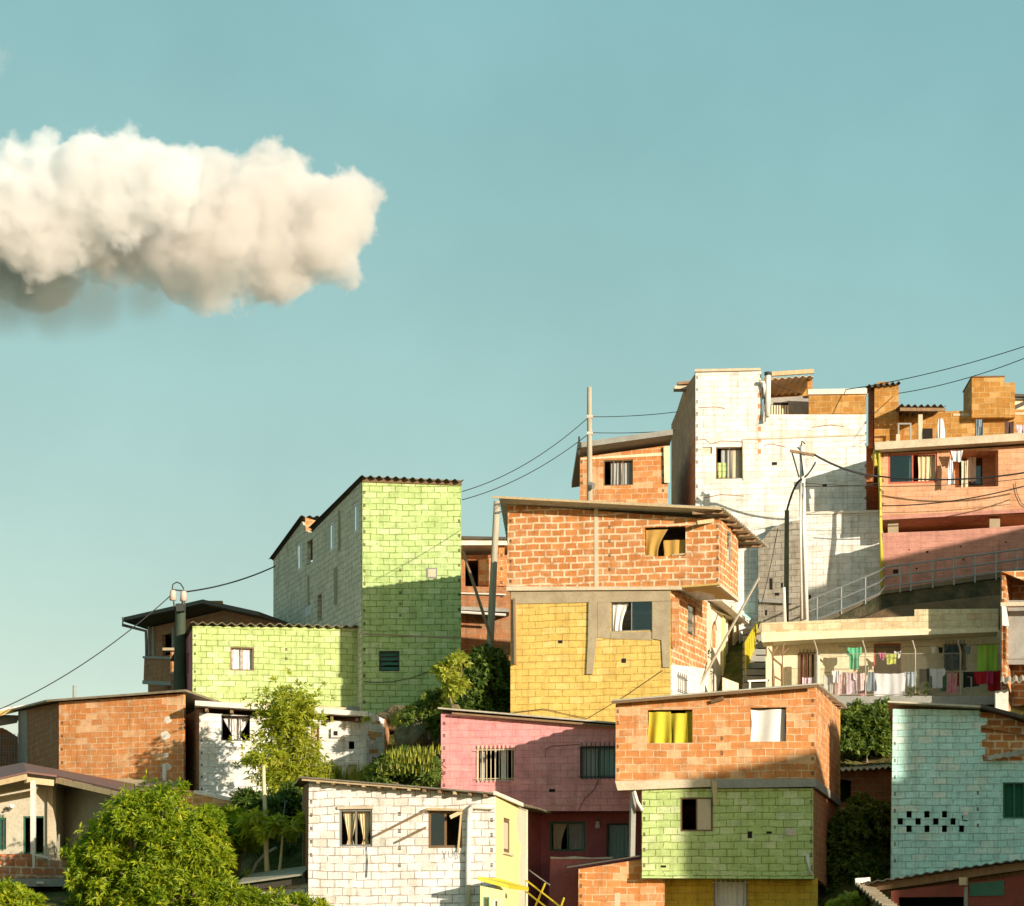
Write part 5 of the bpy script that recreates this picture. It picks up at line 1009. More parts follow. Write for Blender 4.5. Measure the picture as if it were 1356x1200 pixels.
# ---- ramp with railing ----
def ramp_path():
    a = Pl(1040, 82.6, 1170, 82.0); b = Pl(1168, 82.0, 1440, 80.6)
    mb = MB().use(plain('ramp_concrete', (.17, .14, .09), (.07, .07, .045), scale=2.5, amt=.9)); mb.ppoly(a, [(1040, 836), (1090, 818), (1168, 783), (1168, 787), (1092, 826), (1040, 846)], 0, 1.4); mb.ppoly(b, [(1168, 783), (1260, 768), (1440, 742), (1440, 748), (1260, 774), (1168, 787)], .002, 1.4)
    o = mb.build('ramp', None); o['kind'] = 'structure'; o['label'] = 'sloping concrete footpath climbing behind a grey railing'
    h = thing('retaining_wall', 'mossy dark retaining wall with ragged earthy foot below the ramp', 'wall', P(1230, 835, 82))
    M_moss = plain('mossy_stone', (.035, .045, .022), (.16, .12, .07), rough=.95, scale=1.6, amt=.85, bump=.9, dist=.06); M_soil = plain('bare_soil', (.20, .12, .06), (.07, .05, .025), rough=.95, scale=1.2, amt=.85, bump=.9, dist=.06)
    mb = MB().use(M_moss); mb.ppoly(a, [(1050, 842), (1092, 826.5), (1168, 787.5), (1168, 850), (1050, 850)], .08, .3); mb.ppoly(b, [(1168, 787.5), (1260, 774.5), (1440, 749), (1440, 850), (1168, 850)], .08, .3); mb.build('wall', h)
    mb = MB().use(M_soil); mb.hexa([P(1100, 836, 81.4), P(1330, 815, 80.4), P(1440, 815, 80), P(1440, 850, 79.9), P(1100, 850, 81.3)], [P(1115, 826, 82.2), P(1180, 803, 81.9), P(1340, 786, 81.1), P(1440, 850, 82), P(1100, 850, 82)]); mb.build('earth_bank', h)
    r = thing('railing', 'grey steel railing with three rails running up the ramp', 'railing', P(1170, 790, 82))
    ra = a.shift(-.02); rb = b.shift(-.02)
    pr = lambda x, y: (ra if x < 1168 else rb).p(x, y)
    tops = [(1062, 799), (1163, 757), (1172, 751), (1220, 745), (1356, 727), (1440, 715)]
    for dy in (0, 15, 30):
        mb = MB().use(M_steel); mb.tube([pr(x, y+dy*(1 if x < 1170 else .87)) for x, y in tops], .036, 6); mb.build('rail', r)
    def ty(x):
        for (x0, y0), (x1, y1) in zip(tops, tops[1:]):
            if x0 <= x <= x1: return y0+(y1-y0)*(x-x0)/(x1-x0)
    for x in (1063, 1082, 1114, 1146, 1192, 1206, 1235, 1263, 1291, 1319, 1347): mb = MB().use(M_steel); mb.tube([pr(x, ty(x)), pr(x, ty(x)+36)], .03, 6); mb.build('post', r)
    mb = MB().use(M_wood); mb.beam(P(1062.5, 840, 82.4), P(1062.5, 786, 82.4), .14, .14); tag(mb.build('wooden_post', None), 'short brown wooden post at the lower end of the grey railing', 'post')
ramp_path()
# ---- laundry house ----
def laundry_house():
    fr = Pl(1012, 80.6, 1440, 79.2); ed = Pl(1007, 79.5, 1323, 78.3)
    h = thing('laundry_house', 'long cream house with a flat parapet roof and washing hung along its front', 'house', fr.p(1170, 945))
    mb = MB().use(M_cream); mb.wall(fr, [(1014, 846), (1330, 834), (1330, 935), (1014, 935)], [(1057, 864, 1081, 920), (1157, 852, 1193, 928), (1250, 852, 1279, 888)])
    a = cpt(fr, 1014, 848); b = cpt(fr, 1330, 836); closure(mb, [a, b, (b[0], b[1]+1.0, b[2]), (a[0], a[1]+1.0, a[2])], fr.z(1170, 940), skip=(0,)); mb.build('wall', h)
    mb = MB().use(M_creamb); mb.ppoly(ed, [(1009, 825), (1211, 816), (1211, 807), (1322, 806), (1322, 833), (1009, 846)], 0, .2); mb.build('parapet', h)
    mb = MB().use(M_cream); mb.ppoly(ed, [(1008, 838), (1322, 832), (1322, 837), (1100, 846), (1009, 851)], -.08, 1.2); mb.build('roof', h)
    mb = MB().use(M_concg); mb.ppoly(ed, [(1009, 922), (1320, 922), (1320, 933), (1009, 945)], -.1, 2.0); mb.build('floor_slab', h)
    window(h, fr, (1057, 864, 1081, 920), 'ooo', M_fr_br, d=.03, fw=.05, name='door', curtains=((.0, .5, fabric('red_check', (.50, .16, .09), (.62, .5, .42), scale=9, amt=1.0), 'full', 2),), bars=5, bar_mat=M_fr_br)
    window(h, fr, (1157, 852, 1193, 928), 'o', M_fr_rd, d=.03, fw=.05, name='door'); window(h, fr, (1250, 852, 1279, 888), 'oo', M_fr_gr, d=.03, fw=.05, bars=6, bar_mat=M_fr_gr)
    for x, y0 in ((1082, 866), ): mb = MB().use(M_concw); u, z = ed.uz(x, y0); mb.box(ed, u-.09, u+.09, ed.z(x, 925), z, .1, .28); mb.build('column', h)
    mb = MB().use(M_cream); mb.ppoly(ed, [(1015, 848), (1022, 848), (1022, 922), (1015, 922)], .3, .5); mb.build('pillar', h)
laundry_house()
ED = Pl(1007, 79.5, 1323, 78.3)
def mesh_fence():
    h = thing('mesh_fence', 'thin wire mesh fence on bent-top posts in front of the washing', 'fence', ED.p(1200, 922))
    for x in (1082, 1146, 1212, 1272):
        mb = MB().use(M_pole); mb.tube([ED.p(x, 922, .05), ED.p(x, 862, .05), ED.p(x-4, 849, -.15)], .032, 6); mb.build('post', h)
    mb = MB().use(M_pole)
    for k in range(-26, 80):
        x0 = 1082+2.6*k
        for s in (1, -1):
            pts = []
            xa, xb = (x0, x0+56) if s > 0 else (x0+56, x0)
            for t in (0, .25, .5, .75, 1):
                x = xa+(xb-xa)*t
                pts.append((x, 866+54*t))
            pts = [q for q in pts if 1086 <= q[0] <= 1275]
            if len(pts) > 1: mb.tube([ED.p(x, y, .05) for x, y in (pts[0], pts[-1])], .0017, 3)
    for y in (866, 920): mb.tube([ED.p(1082, y, .05), ED.p(1275, y-1, .05)], .012, 4)
    mb.build('mesh', h)
mesh_fence()
def branches():
    h = thing('bare_shrub', 'leafless reddish brown shrub with forked tips beside the cream house pillar', 'shrub', ED.p(1028, 922, -.5))
    q = ED.shift(-.4)
    for pts, r in (([(1024, 925), (1024, 895), (1023, 865), (1030, 856)], .07), ([(1037, 925), (1036, 890), (1036, 862), (1038, 852)], .05), ([(1023, 866), (1017, 858)], .04), ([(1036, 866), (1045, 858)], .035), ([(1024, 895), (1034, 901), (1038, 900)], .04)):
        mb = MB().use(M_stem if 0 else M_wood); mb.tube([q.p(*p) for p in pts], r, 6, r*.5); mb.build('branch', h)
branches()
# ---- washing on the line ----
def garment(kind, r, mat, label, cat, d=0.0, seed=0, pl=ED, group='washing hung along the cream house'):
    u0, u1, z0, z1 = pl.rect(r); rr = random.Random(seed); mb = MB().use(mat); W = u1-u0; H = z1-z0; nv, nu = 12, 14
    def strip(fa, fb, va=0, vb=1):
        i0 = len(mb.v); ph = rr.random()*6
        for j in range(nv+1):
            v = va+(vb-va)*j/nv; a, b = fa(v), fb(v)
            for i in range(nu+1):
                t = a+(b-a)*i/nu
                mb.v.append(pl.pt(u0+W*t, z1-H*v-.02*math.sin(3.1*t)*(1-v)+(.02*math.sin(11*t+ph) if j == nv else 0), d+.045*math.sin(t*9+ph+v)*(.3+.7*v)+.02*math.sin(t*23+ph)))
        for j in range(nv):
            for i in range(nu):
                k = i0+j*(nu+1)+i; mb.f.append((k, k+1, k+nu+2, k+nu+1)); mb.m.append(mb.cur)
    if kind == 'towel': strip(lambda v: 0+.02*math.sin(v*4), lambda v: 1-.03*math.sin(v*3))
    elif kind == 'shirt': strip(lambda v: 0 if v < .34 else .17, lambda v: 1 if v < .34 else .83)
    elif kind == 'pants': strip(lambda v: .04, lambda v: .96, 0, .32); strip(lambda v: .04, lambda v: .47, .32, 1); strip(lambda v: .55, lambda v: .97, .32, .95)
    elif kind == 'dress': strip(lambda v: .28-.26*min(1, v*1.2), lambda v: .72+.26*min(1, v*1.2))
    elif kind == 'sheet': strip(lambda v: .0+.03*v, lambda v: 1-.05*v, 0, 1)
    elif kind == 'small': strip(lambda v: .1+.2*v, lambda v: .95-.15*v)
    o = mb.build({'towel': 'towel', 'shirt': 'shirt', 'pants': 'trousers', 'dress': 'dress', 'sheet': 'bed_sheet', 'small': 'cap'}[kind] if cat != 'sock' else 'sock', None, smooth=True)
    return tag(o, label, cat, group)
fb = fabric
W_bk, W_gn, W_rd, W_mg, W_dr, W_pk, W_wh, W_gy, W_gr2, W_bl, W_lm = fb('black_cloth', (.025, .03, .028)), fb('green_cloth', (.10, .42, .22), (.30, .55, .38)), fb('red_cloth', (.46, .025, .03)), fb('magenta_cloth', (.48, .05, .12)), fb('dark_red_cloth', (.34, .02, .02)), fb('pink_cloth', (.55, .12, .18), (.70, .45, .45), 9, .9), fb('washed_white', (.74, .72, .72), (.55, .55, .58)), fb('mid_grey_cloth', (.30, .32, .30)), fb('deep_green_cloth', (.03, .14, .07)), fb('blue_grey_cloth', (.20, .26, .30)), fb('lime_towel', (.34, .58, .08), (.28, .50, .06))
W_flo = fb('floral_cloth', (.72, .55, .50), (.35, .15, .14), 12, 1.0); W_flo2 = fb('lilac_print_cloth', (.62, .56, .60), (.50, .16, .20), 11, .9); W_chk = fb('neon_print_cloth', (.62, .66, .10), (.10, .10, .10), 12, 1.0)
garment('towel', (1295, 850, 1322, 887), W_lm, 'bright lime towel at the right end of the upper line', 'towel', .55, 1)
garment('towel', (1290, 888, 1309, 905), W_rd, 'red cloth next to the black one on the right of the line', 'cloth', .25, 2)
garment('towel', (1305, 887, 1316, 904), W_mg, 'magenta cloth overlapping the red pieces under the lime towel', 'cloth', .28, 3)
garment('towel', (1309, 887, 1326, 914), W_dr, 'long dark red cloth lowest under the lime towel', 'cloth', .34, 4)
garment('pants', (1275, 888, 1298, 909), W_bk, 'black shorts hung left of the red cloths', 'shorts', .3, 5)
garment('pants', (1251, 853, 1271, 885), fb('dark_jeans_cloth', (.03, .05, .05), (.18, .24, .26)), 'dark trousers hung in front of the barred window', 'trousers', .5, 6)
garment('dress', (1253, 889, 1269, 919), W_pk, 'pink patterned dress on the lower line', 'dress', .25, 7)
garment('towel', (1246, 889, 1254, 914), W_gr2, 'deep green cloth between white shirt and pink dress', 'cloth', .34, 21)
garment('towel', (1268, 889, 1271, 907), W_dr, 'narrow dark red strip right of the pink dress', 'cloth', .36, 22)
garment('shirt', (1231, 884, 1252, 910), W_wh, 'white shirt hung right of the black one', 'shirt', .28, 8)
garment('dress', (1228, 884, 1240, 910), W_gy, 'grey top partly behind the white shirt', 'shirt', .36, 9)
garment('towel', (1217, 884, 1231, 903), W_bk, 'black shirt left of the grey top', 'shirt', .3, 10)
garment('shirt', (1121, 855, 1141, 884), W_gn, 'mint green hooded top hung alone on the upper line', 'shirt', .45, 11)
garment('sheet', (1156, 890, 1200, 920), W_wh, 'large white bed sheet sagging across the dark doorway', 'sheet', .3, 12)
garment('towel', (1118, 889, 1136, 918), W_flo2, 'lilac printed cloth under the mint green top', 'cloth', .3, 13)
garment('towel', (1103, 889, 1118, 920), W_flo, 'floral cloth left of the lilac print', 'cloth', .27, 14)
garment('shirt', (1130, 890, 1147, 914), fb('pale_print_cloth', (.74, .66, .64), (.6, .2, .2), 12, .8), 'pale pink spotted shirt right of the lilac print', 'shirt', .25, 15)
garment('dress', (1146, 888, 1162, 914), W_bl, 'blue grey top at the left edge of the white sheet', 'shirt', .27, 16)
garment('towel', (1090, 892, 1104, 918), fb('dull_white_cloth', (.55, .52, .46)), 'dull white cloth leftmost on the lower line', 'cloth', .35, 17)
garment('towel', (1062, 896, 1078, 912), W_flo2, 'pinkish cloth over the rail at the left door', 'cloth', .2, 23)
garment('shirt', (1171, 864, 1190, 878), W_chk, 'small neon yellow printed top in the doorway', 'shirt', .35, 18)
garment('small', (1183, 860, 1194, 870), W_wh, 'little white cloth beside the neon top', 'cloth', .4, 24)
garment('small', (1232, 853, 1240, 863), W_wh, 'small white cap pegged left of the dark trousers', 'cap', .5, 19)
garment('small', (1277, 853, 1287, 864), W_bl, 'small blue cap pegged left of the lime towel', 'cap', .5, 20)
garment('small', (1242, 854, 1250, 863), W_bk, 'small black cloth beside the white cap', 'cloth', .5, 25)
garment('shirt', (1199, 888, 1214, 908), fb('faded_blue_cloth', (.36, .44, .50), (.5, .56, .6)), 'faded pale blue shirt between the white sheet and the black shirt', 'shirt', .3, 26)
garment('small', (1163, 862, 1173, 872), fb('bright_pink_cloth', (.62, .16, .30)), 'small bright pink cloth left of the neon yellow top', 'cloth', .38, 27)
garment('dress', (1137, 896, 1150, 921), fb('rose_print_cloth', (.56, .14, .20), (.75, .6, .6), 12, .9), 'rose printed dress hanging low under the pale pink spotted shirt', 'dress', .42, 28)
garment('shirt', (1101, 887, 1113, 903), W_wh, 'white shirt above the floral cloth at the left of the line', 'shirt', .2, 29)
wire(ED.p(1090, 889, .3), ED.p(1326, 887, .3), .06, .008, 'lower washing line along the front of the cream house', name='washing_line'); wire(ED.p(1110, 854, .5), ED.p(1325, 850, .5), .05, .008, 'upper washing line under the cream house roof', name='washing_line')
# terrace and balcony washing
TP = Pl(1230, 86.6, 1360, 86.2); g2 = 'washing hung on the roof terrace and balcony above the salmon wall'
garment('dress', (1239, 554, 1253, 588), W_wh, 'white dress hung on the terrace above the salmon house', 'dress', 0, 31, TP, g2)
garment('pants', (1291, 555, 1302, 585), W_bl, 'blue grey trousers hung in the middle of the terrace', 'trousers', 0, 32, TP, g2)
garment('towel', (1330, 558, 1343, 580), fb('brown_black_cloth', (.09, .06, .05), (.2, .05, .05)), 'dark brown cloth hung near the right end of the terrace', 'cloth', 0, 33, TP, g2)
garment('shirt', (1345, 562, 1362, 582), W_flo2, 'lilac and red top at the far right of the terrace', 'shirt', 0, 34, TP, g2)
SB = Pl(1164, 82.9, 1430, 81.9)
garment('small', (1257, 597, 1276, 612), W_wh, 'white cloth bunched at the top of the balcony niche', 'cloth', -.05, 35, SB, g2)
garment('dress', (1254, 609, 1264, 642), W_wh, 'narrow white cloth hanging down the balcony edge', 'cloth', -.05, 36, SB, g2)
garment('towel', (1274, 606, 1283, 642), fb('striped_cloth', (.70, .60, .42), (.4, .3, .2), 10, .8), 'cream striped towel hanging inside the balcony niche', 'towel', .5, 37, SB, g2)
# ---- right edge brick house ----
def edge_house():
    pl = Pl(1325, 76.3, 1440, 76); h = thing('brick_house', 'orange brick house cut by the right frame edge with white recess and small tin awning', 'house', pl.p(1370, 960))
    mb = MB().use(M_brick2); mb.wall(pl, [(1326, 757), (1440, 752), (1440, 960), (1326, 960)], [(1333, 803, 1440, 872)]); notches(mb, pl, 1328, 766, 795, 3, .08, .12)
    a = cpt(pl, 1326, 757); b = cpt(pl, 1440, 753); closure(mb, [a, b, (b[0], b[1]+1.6, b[2]), (a[0], a[1]+1.6, a[2])], pl.z(1370, 955), skip=(0,)); mb.build('wall', h)
    mb = MB().use(M_concg); r = pl.shift(.7); mb.wall(r, [(1325, 795), (1440, 795), (1440, 880), (1325, 880)], t=.1); mb.build('recess', h)
    mb = MB().use(M_concl); mb.ppoly(pl, [(1325, 798), (1440, 796), (1440, 802), (1325, 803)], -.05, .1); mb.build('beam', h)
    mb = MB().use(M_concw); mb.ppoly(pl, [(1318, 916), (1335, 913), (1335, 950), (1318, 950)], -.08, .3); mb.build('column', h)
    mb = MB().use(M_cw); mb.ppoly(pl, [(1326, 803), (1332, 804), (1336, 830), (1327, 829)], -.12, -.09); mb.build('cloth', h)
    mb = MB().use(M_tinl); A = pl.p(1321, 908, -.9); B = pl.p(1440, 902, -.9); C2 = pl.p(1440, 893, -.02); D = pl.p(1325, 897, -.02); mb.corr(A, B, C2, D, .22, .05, .02); mb.build('awning', h)
edge_house()
# ---- hut with light corrugated roof ----
def hut():
    pl = Pl(1104, 77, 1190, 77); h = thing('brick_hut', 'little brick hut with pale corrugated roof wedged between bushes', 'shed', pl.p(1140, 1075))
    mb = MB().use(M_brickd); mb.wall(pl, [(1104, 1020), (1190, 1018), (1190, 1085), (1104, 1085)], [(1111, 1032, 1127, 1062)]); a = cpt(pl, 1104, 1022); b = cpt(pl, 1190, 1020); closure(mb, [a, b, (b[0], b[1]+2, b[2]), (a[0], a[1]+2, a[2])], pl.z(1140, 1082), skip=(0,)); mb.build('wall', h)
    mb = MB().use(M_tinl); A = pl.p(1100, 1021, -.4); B = pl.p(1192, 1017, -.4); k = Vector((0, 2.4, .28)); mb.corr(A, B, B+k, A+k, .2, .04, .02); mb.build('roof', h)
    mb = MB().use(M_wood); mb.beam(pl.p(1108, 1030, -.1), pl.p(1128, 1034, -.12), .2, .05); mb.build('plank', h)
hut()
# ---- teal house ----
def teal_house():
    fr = Pl(1181, 69, 1440, 68.6); h = thing('teal_house', 'teal painted block house with rows of small vent holes and a raw brick corner', 'house', fr.p(1300, 1190))
    holes = [(x0, 1074, x1, 1082.7) for x0, x1 in ((1200.5, 1207.5), (1224, 1231.2), (1247.5, 1254.5))]+[(x0, 1083.5, x1, 1092.2) for x0, x1 in ((1188.5, 1196), (1212.3, 1219.5), (1235.8, 1243), (1258.7, 1265.8))]+[(x0, 1093, x1, 1102) for x0, x1 in ((1200.3, 1207.5), (1224.2, 1231.2), (1247.5, 1254.3), (1270, 1277))]
    teeth = [(1297, 941), (1297, 950), (1307, 951), (1307, 960), (1299, 961), (1299, 970), (1306, 971), (1306, 979), (1300, 980), (1300, 989), (1305, 990), (1305, 999), (1300, 1000), (1302, 1008), (1440, 1006)]
    mb = MB().use(M_teal); mb.wall(fr, [(1182.5, 938)]+teeth+[(1440, 1200), (1179, 1200)], holes+[(1328, 1036, 1372, 1084)], t=.15); notches(mb, fr, 1185, 985, 1140, 8, .06, .12); notches(mb, fr, 1295, 1050, 1115, 4, .08, .12)
    mb.use(M_brick2); mb.wall(fr, [(1290, 941), (1320, 944), (1440, 985), (1440, 1015), (1290, 1010)], d0=.155, t=.1)
    a = cpt(fr, 1182, 940); b = cpt(fr, 1440, 985); closure(mb, [a, b, (b[0], b[1]+7, b[2]), (a[0], a[1]+7, a[2])], fr.z(1300, 1195), skip=(0,)); mb.build('wall', h)
    mb = MB().use(M_tinl); A = fr.p(1174, 932, -.4); B = fr.p(1296, 938.5, -.4); k = Vector((1.35, 7.5, -.3)); up = Vector((0, 0, .05)); mb.hexa([A, B, B+k, A+k], [A+up, B+up, B+k+up, A+k+up]); mb.use(M_tind); Cc = fr.p(1440, 977, -.4); B2 = B+Vector((.01, 0, 0)); mb.hexa([B2, Cc, Cc+k, B2+k], [B2+up*2, Cc+up*2, Cc+k+up, B2+k+up]); mb.build('roof', h)
    mb = MB().use(M_tinl); A = fr.p(1302, 1007.5, -.3); B = fr.p(1356, 999, -.35); C2 = fr.p(1354, 992, -.02); D = fr.p(1318, 999, -.02); mb.corr(A, B, C2, D, .25, .02, .02); mb.build('sill_sheet', h)
    window(h, fr, (1328, 1036, 1372, 1084), 'ooo', M_fr_gn, d=.05, fw=.05, curtains=((.02, .98, W_gr2, 'full', 7),))
    mb = MB().use(M_cw); u, z = fr.uz(1279, 1077); mb.box(fr, u-.09, u+.06, z-.07, z+.07, -.05, -.003); mb.build('socket_box', h); mb = MB().use(M_wire); mb.tube([fr.p(x, y, -.03) for x, y in [(1274, 1080), (1275, 1086), (1281, 1087)]], .015, 5); mb.build('cable', h)
teal_house()
# ---- dark roofed house in the corner ----
def corner_house():
    fr = Pl(1175, 60.5, 1440, 59); h = thing('red_house', 'shaded house with dark overhanging roof and orange red wall in the bottom right corner', 'house', fr.p(1300, 1245))
    mb = MB().use(M_darkred); mb.wall(fr, [(1180, 1180), (1440, 1150), (1440, 1245), (1180, 1245)], [(1190, 1188, 1276, 1235)]); mb.use(M_fr_gn); mb.ppoly(fr, [(1284, 1170), (1330, 1166), (1330, 1186), (1284, 1187)], -.05, -.003)
    a = cpt(fr, 1180, 1180); b = cpt(fr, 1440, 1150); closure(mb, [a, b, (b[0], b[1]+4.5, b[2]), (a[0], a[1]+4.5, a[2])], fr.z(1300, 1242), skip=(0,)); mb.build('wall', h)
    mb = MB().use(M_tind); A = fr.p(1134, 1169, -.1); B = fr.p(1446, 1128, -.9); k = Vector((.9, 5.2, -.35)); D = P(1180, 1205, 63); 
    A1 = A; mb.corr(A1, B, B+k, A1+k*.9, .26, .02, .03); mb.build('roof', h)
    mb = MB().use(M_wood); mb.beam(A+Vector((.3, .35, -.14)), B+Vector((0, .35, -.14)), .1, .22); mb.build('fascia', h)
    mb = MB().use(M_wood); mb.beam(A+Vector((.6, 1.0, -.30)), B+Vector((0, .9, -.36)), .1, .16); mb.build('beam', h)
    mb = MB().use(M_tin); L = P(1176, 1205, 58.2); mb.corr(A+Vector((0, 0, .02)), L, L+Vector((.45, .5, 0)), A+Vector((.5, .35, -.05)), .25, .03, .05); mb.use(M_concw); mb.beam(A+Vector((-.02, -.05, .02)), A+Vector((.38, .05, .05)), .05, .18); mb.build('gable_edge', h)
    mb = MB().use(M_fr_gr); mb.tube([fr.p(1282, 1175, -.5), fr.p(1282, 1245, -.5)], .05, 8); mb.build('post', h)
    mb = MB().use(M_woodl); mb.beam(fr.p(1279, 1168, -.75), fr.p(1279, 1168, -.3), .18, .20); mb.build('beam_end', h)
corner_house()
# ---- unseen blocks added right of the picture, shaped to shade the lime and teal walls
def shade_blockers():
    h = thing('brick_house', 'tall stepped shade blocker added downhill to the right, outside the picture', 'house', (34, 43, -7))  # unseen block added only to cast shade, not a house of the place
    mb = MB().use(M_brickd)
    def vol(c, zb):
        n = len(c)
        for i in range(n): mb.slabwall(c[i], c[(i+1) % n], zb, c[i][2], c[(i+1) % n][2], .2, .2 if i % 2 else 0, .2 if i % 2 else 0)
        mb.face(c); mb.face([(q[0], q[1], zb) for q in reversed(c)])
    vol([(27.75, 39.2, 12.25), (36, 38, 12.3), (36, 44.2, 11.8), (27.9, 44.2, 11.75)], -7); vol([(32.2, 44.4, 14.3), (35.2, 44.4, 14.3), (35.2, 48, 14.2), (32.2, 48, 14.2)], -7); vol([(35.4, 44.4, 12.2), (45, 44.4, 12.2), (45, 48, 12.1), (35.4, 48, 12.1)], -7); mb.build('wall', h)
    h = thing('brick_house', 'tall shade blocker added outside the right picture edge, uphill of the stepped one', 'house', (31, 68, -1)); mb = MB().use(M_brickd); vol([(28.1, 64, 18.7), (36, 64, 18.7), (36, 72, 17.8), (28.1, 72, 17.8)], -2); mb.build('wall', h)  # second unseen block, added to shade the salmon and laundry walls
shade_blockers()
# ================================================================ POLES AND WIRES
def pole(name, label, base, top, r0, r1, mat):
    mb = MB().use(mat); n = 6; mb.tube([Vector(base).lerp(Vector(top), k/n) for k in range(n+1)], r0, 10, r1)
    h = thing(name, label, 'pole', base); mb.build('shaft', h, smooth=True); return h
h = pole('utility_pole', 'tall grey wooden pole on the skyline beside the small brick house', P(781, 690, 86), P(780.5, 513, 86), .11, .085, M_pole)
for y in (552, 574): mb = MB().use(M_cera); mb.tube([P(777, y, 85.95), P(785, y, 85.95)], .07, 8); mb.build('insulator', h)
mb = MB().use(M_fr_gr); mb.tube([P(780, 642, 85.8), P(786, 644, 85.7)], .12, 8); mb.build('junction_box', h)
h = pole('utility_pole', 'round pole rising in the gap left of the yellow house', P(648, 875, 82.1), P(658, 664, 82.1), .14, .115, M_pole)
for y in (668, 679): mb = MB().use(M_fr_gr); mb.tube([P(657, y, 81.95), P(667, y-2, 81.9)], .035, 6); mb.build('bracket', h)
mb = MB().use(M_wood); mb.beam(P(613, 730, 83.5), P(652, 850, 81), .08, .08); tag(mb.build('timber_brace', None), 'slanting brown timber brace beside the pole in the gap', 'brace')
h = pole('utility_pole', 'dark green painted pole with two pale insulators behind the lime house', P(238, 935, 84.5), P(239, 800, 84.5), .26, .18, M_poled)
for x, y in ((229, 789), (243, 790)):
    mb = MB().use(M_cera); mb.tube([P(x, y-7, 84.4), P(x, y-4, 84.4), P(x, y+6, 84.4)], .10, 8, .13); mb.build('insulator', h, smooth=True)
mb = MB().use(M_fr_dk)
mb.tube([P(x, y, 84.4) for x, y in [(228, 781), (229, 774), (234, 771), (239, 773), (243, 779), (242, 784)]], .025, 5); mb.tube([P(x, y, 84.4) for x, y in [(230, 796), (231, 806), (236, 808)]], .03, 5); mb.tube([P(243, 796, 84.4), P(242, 806, 84.4)], .07, 8); mb.beam(P(229, 781, 84.4), P(246, 783, 84.4), .05, .05); mb.build('crossarm', h)
mb = MB().use(M_fr_dk); mb.beam(P(234, 806, 84.2), P(244, 805, 84.2), .3, .25); mb.build('bracket', h)
h = pole('utility_pole', 'slender pale pole with tangled top in front of the white building', P(1066, 830, 82.3), P(1062, 590, 82.3), .14, .09, M_pvc)
mb = MB().use(M_wood); mb.beam(P(1046, 597, 82.2), P(1078, 603, 82.2), .09, .09); mb.build('crossarm', h)
mb = MB().use(M_fr_dk)
for pts in ([(1061, 590), (1062, 584), (1066, 588)], [(1060, 596), (1056, 592)], [(1049, 600), (1058, 632)], [(1063, 640), (1059, 650), (1064, 660)], [(1060, 600), (1064, 630)]): mb.tube([P(x, y, 82.15) for x, y in pts], .03, 5)
mb.build('hardware', h)
for x0, x1 in ((1060, 1062), (1064, 1068)): mb = MB().use(M_pvc); mb.tube([P(x0, 640, 82.1), P(x0, 690, 82.1), P(x1, 820, 82.1)], .04, 6); mb.build('conduit', h, smooth=True)
h = pole('wooden_pole', 'short dark mossy pole with white base left of the slender pale pole', P(1041, 830, 82.9), P(1042, 676, 82.9), .095, .08, M_polem)
mb = MB().use(M_pvc); mb.tube([P(1040, 835, 82.65), P(1038, 778, 82.65)], .06, 8); tag(mb.build('white_stake', None), 'thin white stake standing before the dark mossy pole', 'stake')
wire(P(-40, 955, 80), P(229, 786, 84.4), .5, .02, 'cable descending left from the dark green pole', 22)
wire(P(244, 784, 84.4), P(364, 750, 94.5), .15, .03, 'cable from the dark green pole to the green tower')
wire(P(612, 651, 83), P(779, 553, 86), .35, .016, 'upper wire from the green tower to the skyline pole'); wire(P(612, 662, 83), P(779, 575, 86), .3, .016, 'lower wire from the green tower to the skyline pole')
wire(P(782, 552, 86), P(900, 545, 92), .06, .014, 'upper short wire from the skyline pole to the white building'); wire(P(782, 573, 86), P(894, 570, 92.5), .05, .014, 'lower short wire from the skyline pole to the white building')
wire(P(1100, 519, 88), P(1420, 437, 78), .25, .016, 'topmost wire rising right across the sky'); wire(P(1190, 521, 88), P(1420, 447, 78), .25, .016, 'second wire rising right from the brick stack')
wire(P(1078, 602, 82.2), P(1164, 631, 82.4), .15, .04, 'thick cable from the tangled pole to the yellow downpipe'); wire(P(1164, 631, 82.4), P(1440, 608, 80), .35, .03, 'thick cable passing in front of the salmon windows')
wire(P(1066, 632, 82.2), P(1080, 612, 82.2), .05, .03, 'short bent cable stub at the tangled pole'); wire(P(1042, 676, 82.9), P(1062, 635, 82.2), -.25, .04, 'curved cable bundle arching between the two poles before the white building')
wire(P(1066, 640, 82.2), P(1440, 622, 80), .3, .012, 'thin upper wire across the salmon wall'); wire(P(1168, 670, 82.3), P(1440, 616, 80), .35, .022, 'dark cable sagging low across the salmon wall'); wire(P(1066, 644, 82.2), P(1165, 640, 82.6), .05, .012, 'thin short wire from the tangled pole to the salmon house')
wire(P(1020, 506, 86), P(1062, 522, 88), .03, .012, 'pale short wire on the white building roof room')
wire(P(985, 655, 85.6), P(890, 700, 86), -.2, .018, 'loose wire at the foot of the white building window') if False else None
wire(P(1030, 700, 83), P(1008, 800, 83), .15, .014, 'hanging wire drooping beside the dark mossy pole'); wire(P(667, 667, 81.9), P(676, 668, 77.2), .1, .012, 'short wire from gap pole to yellow house corner')
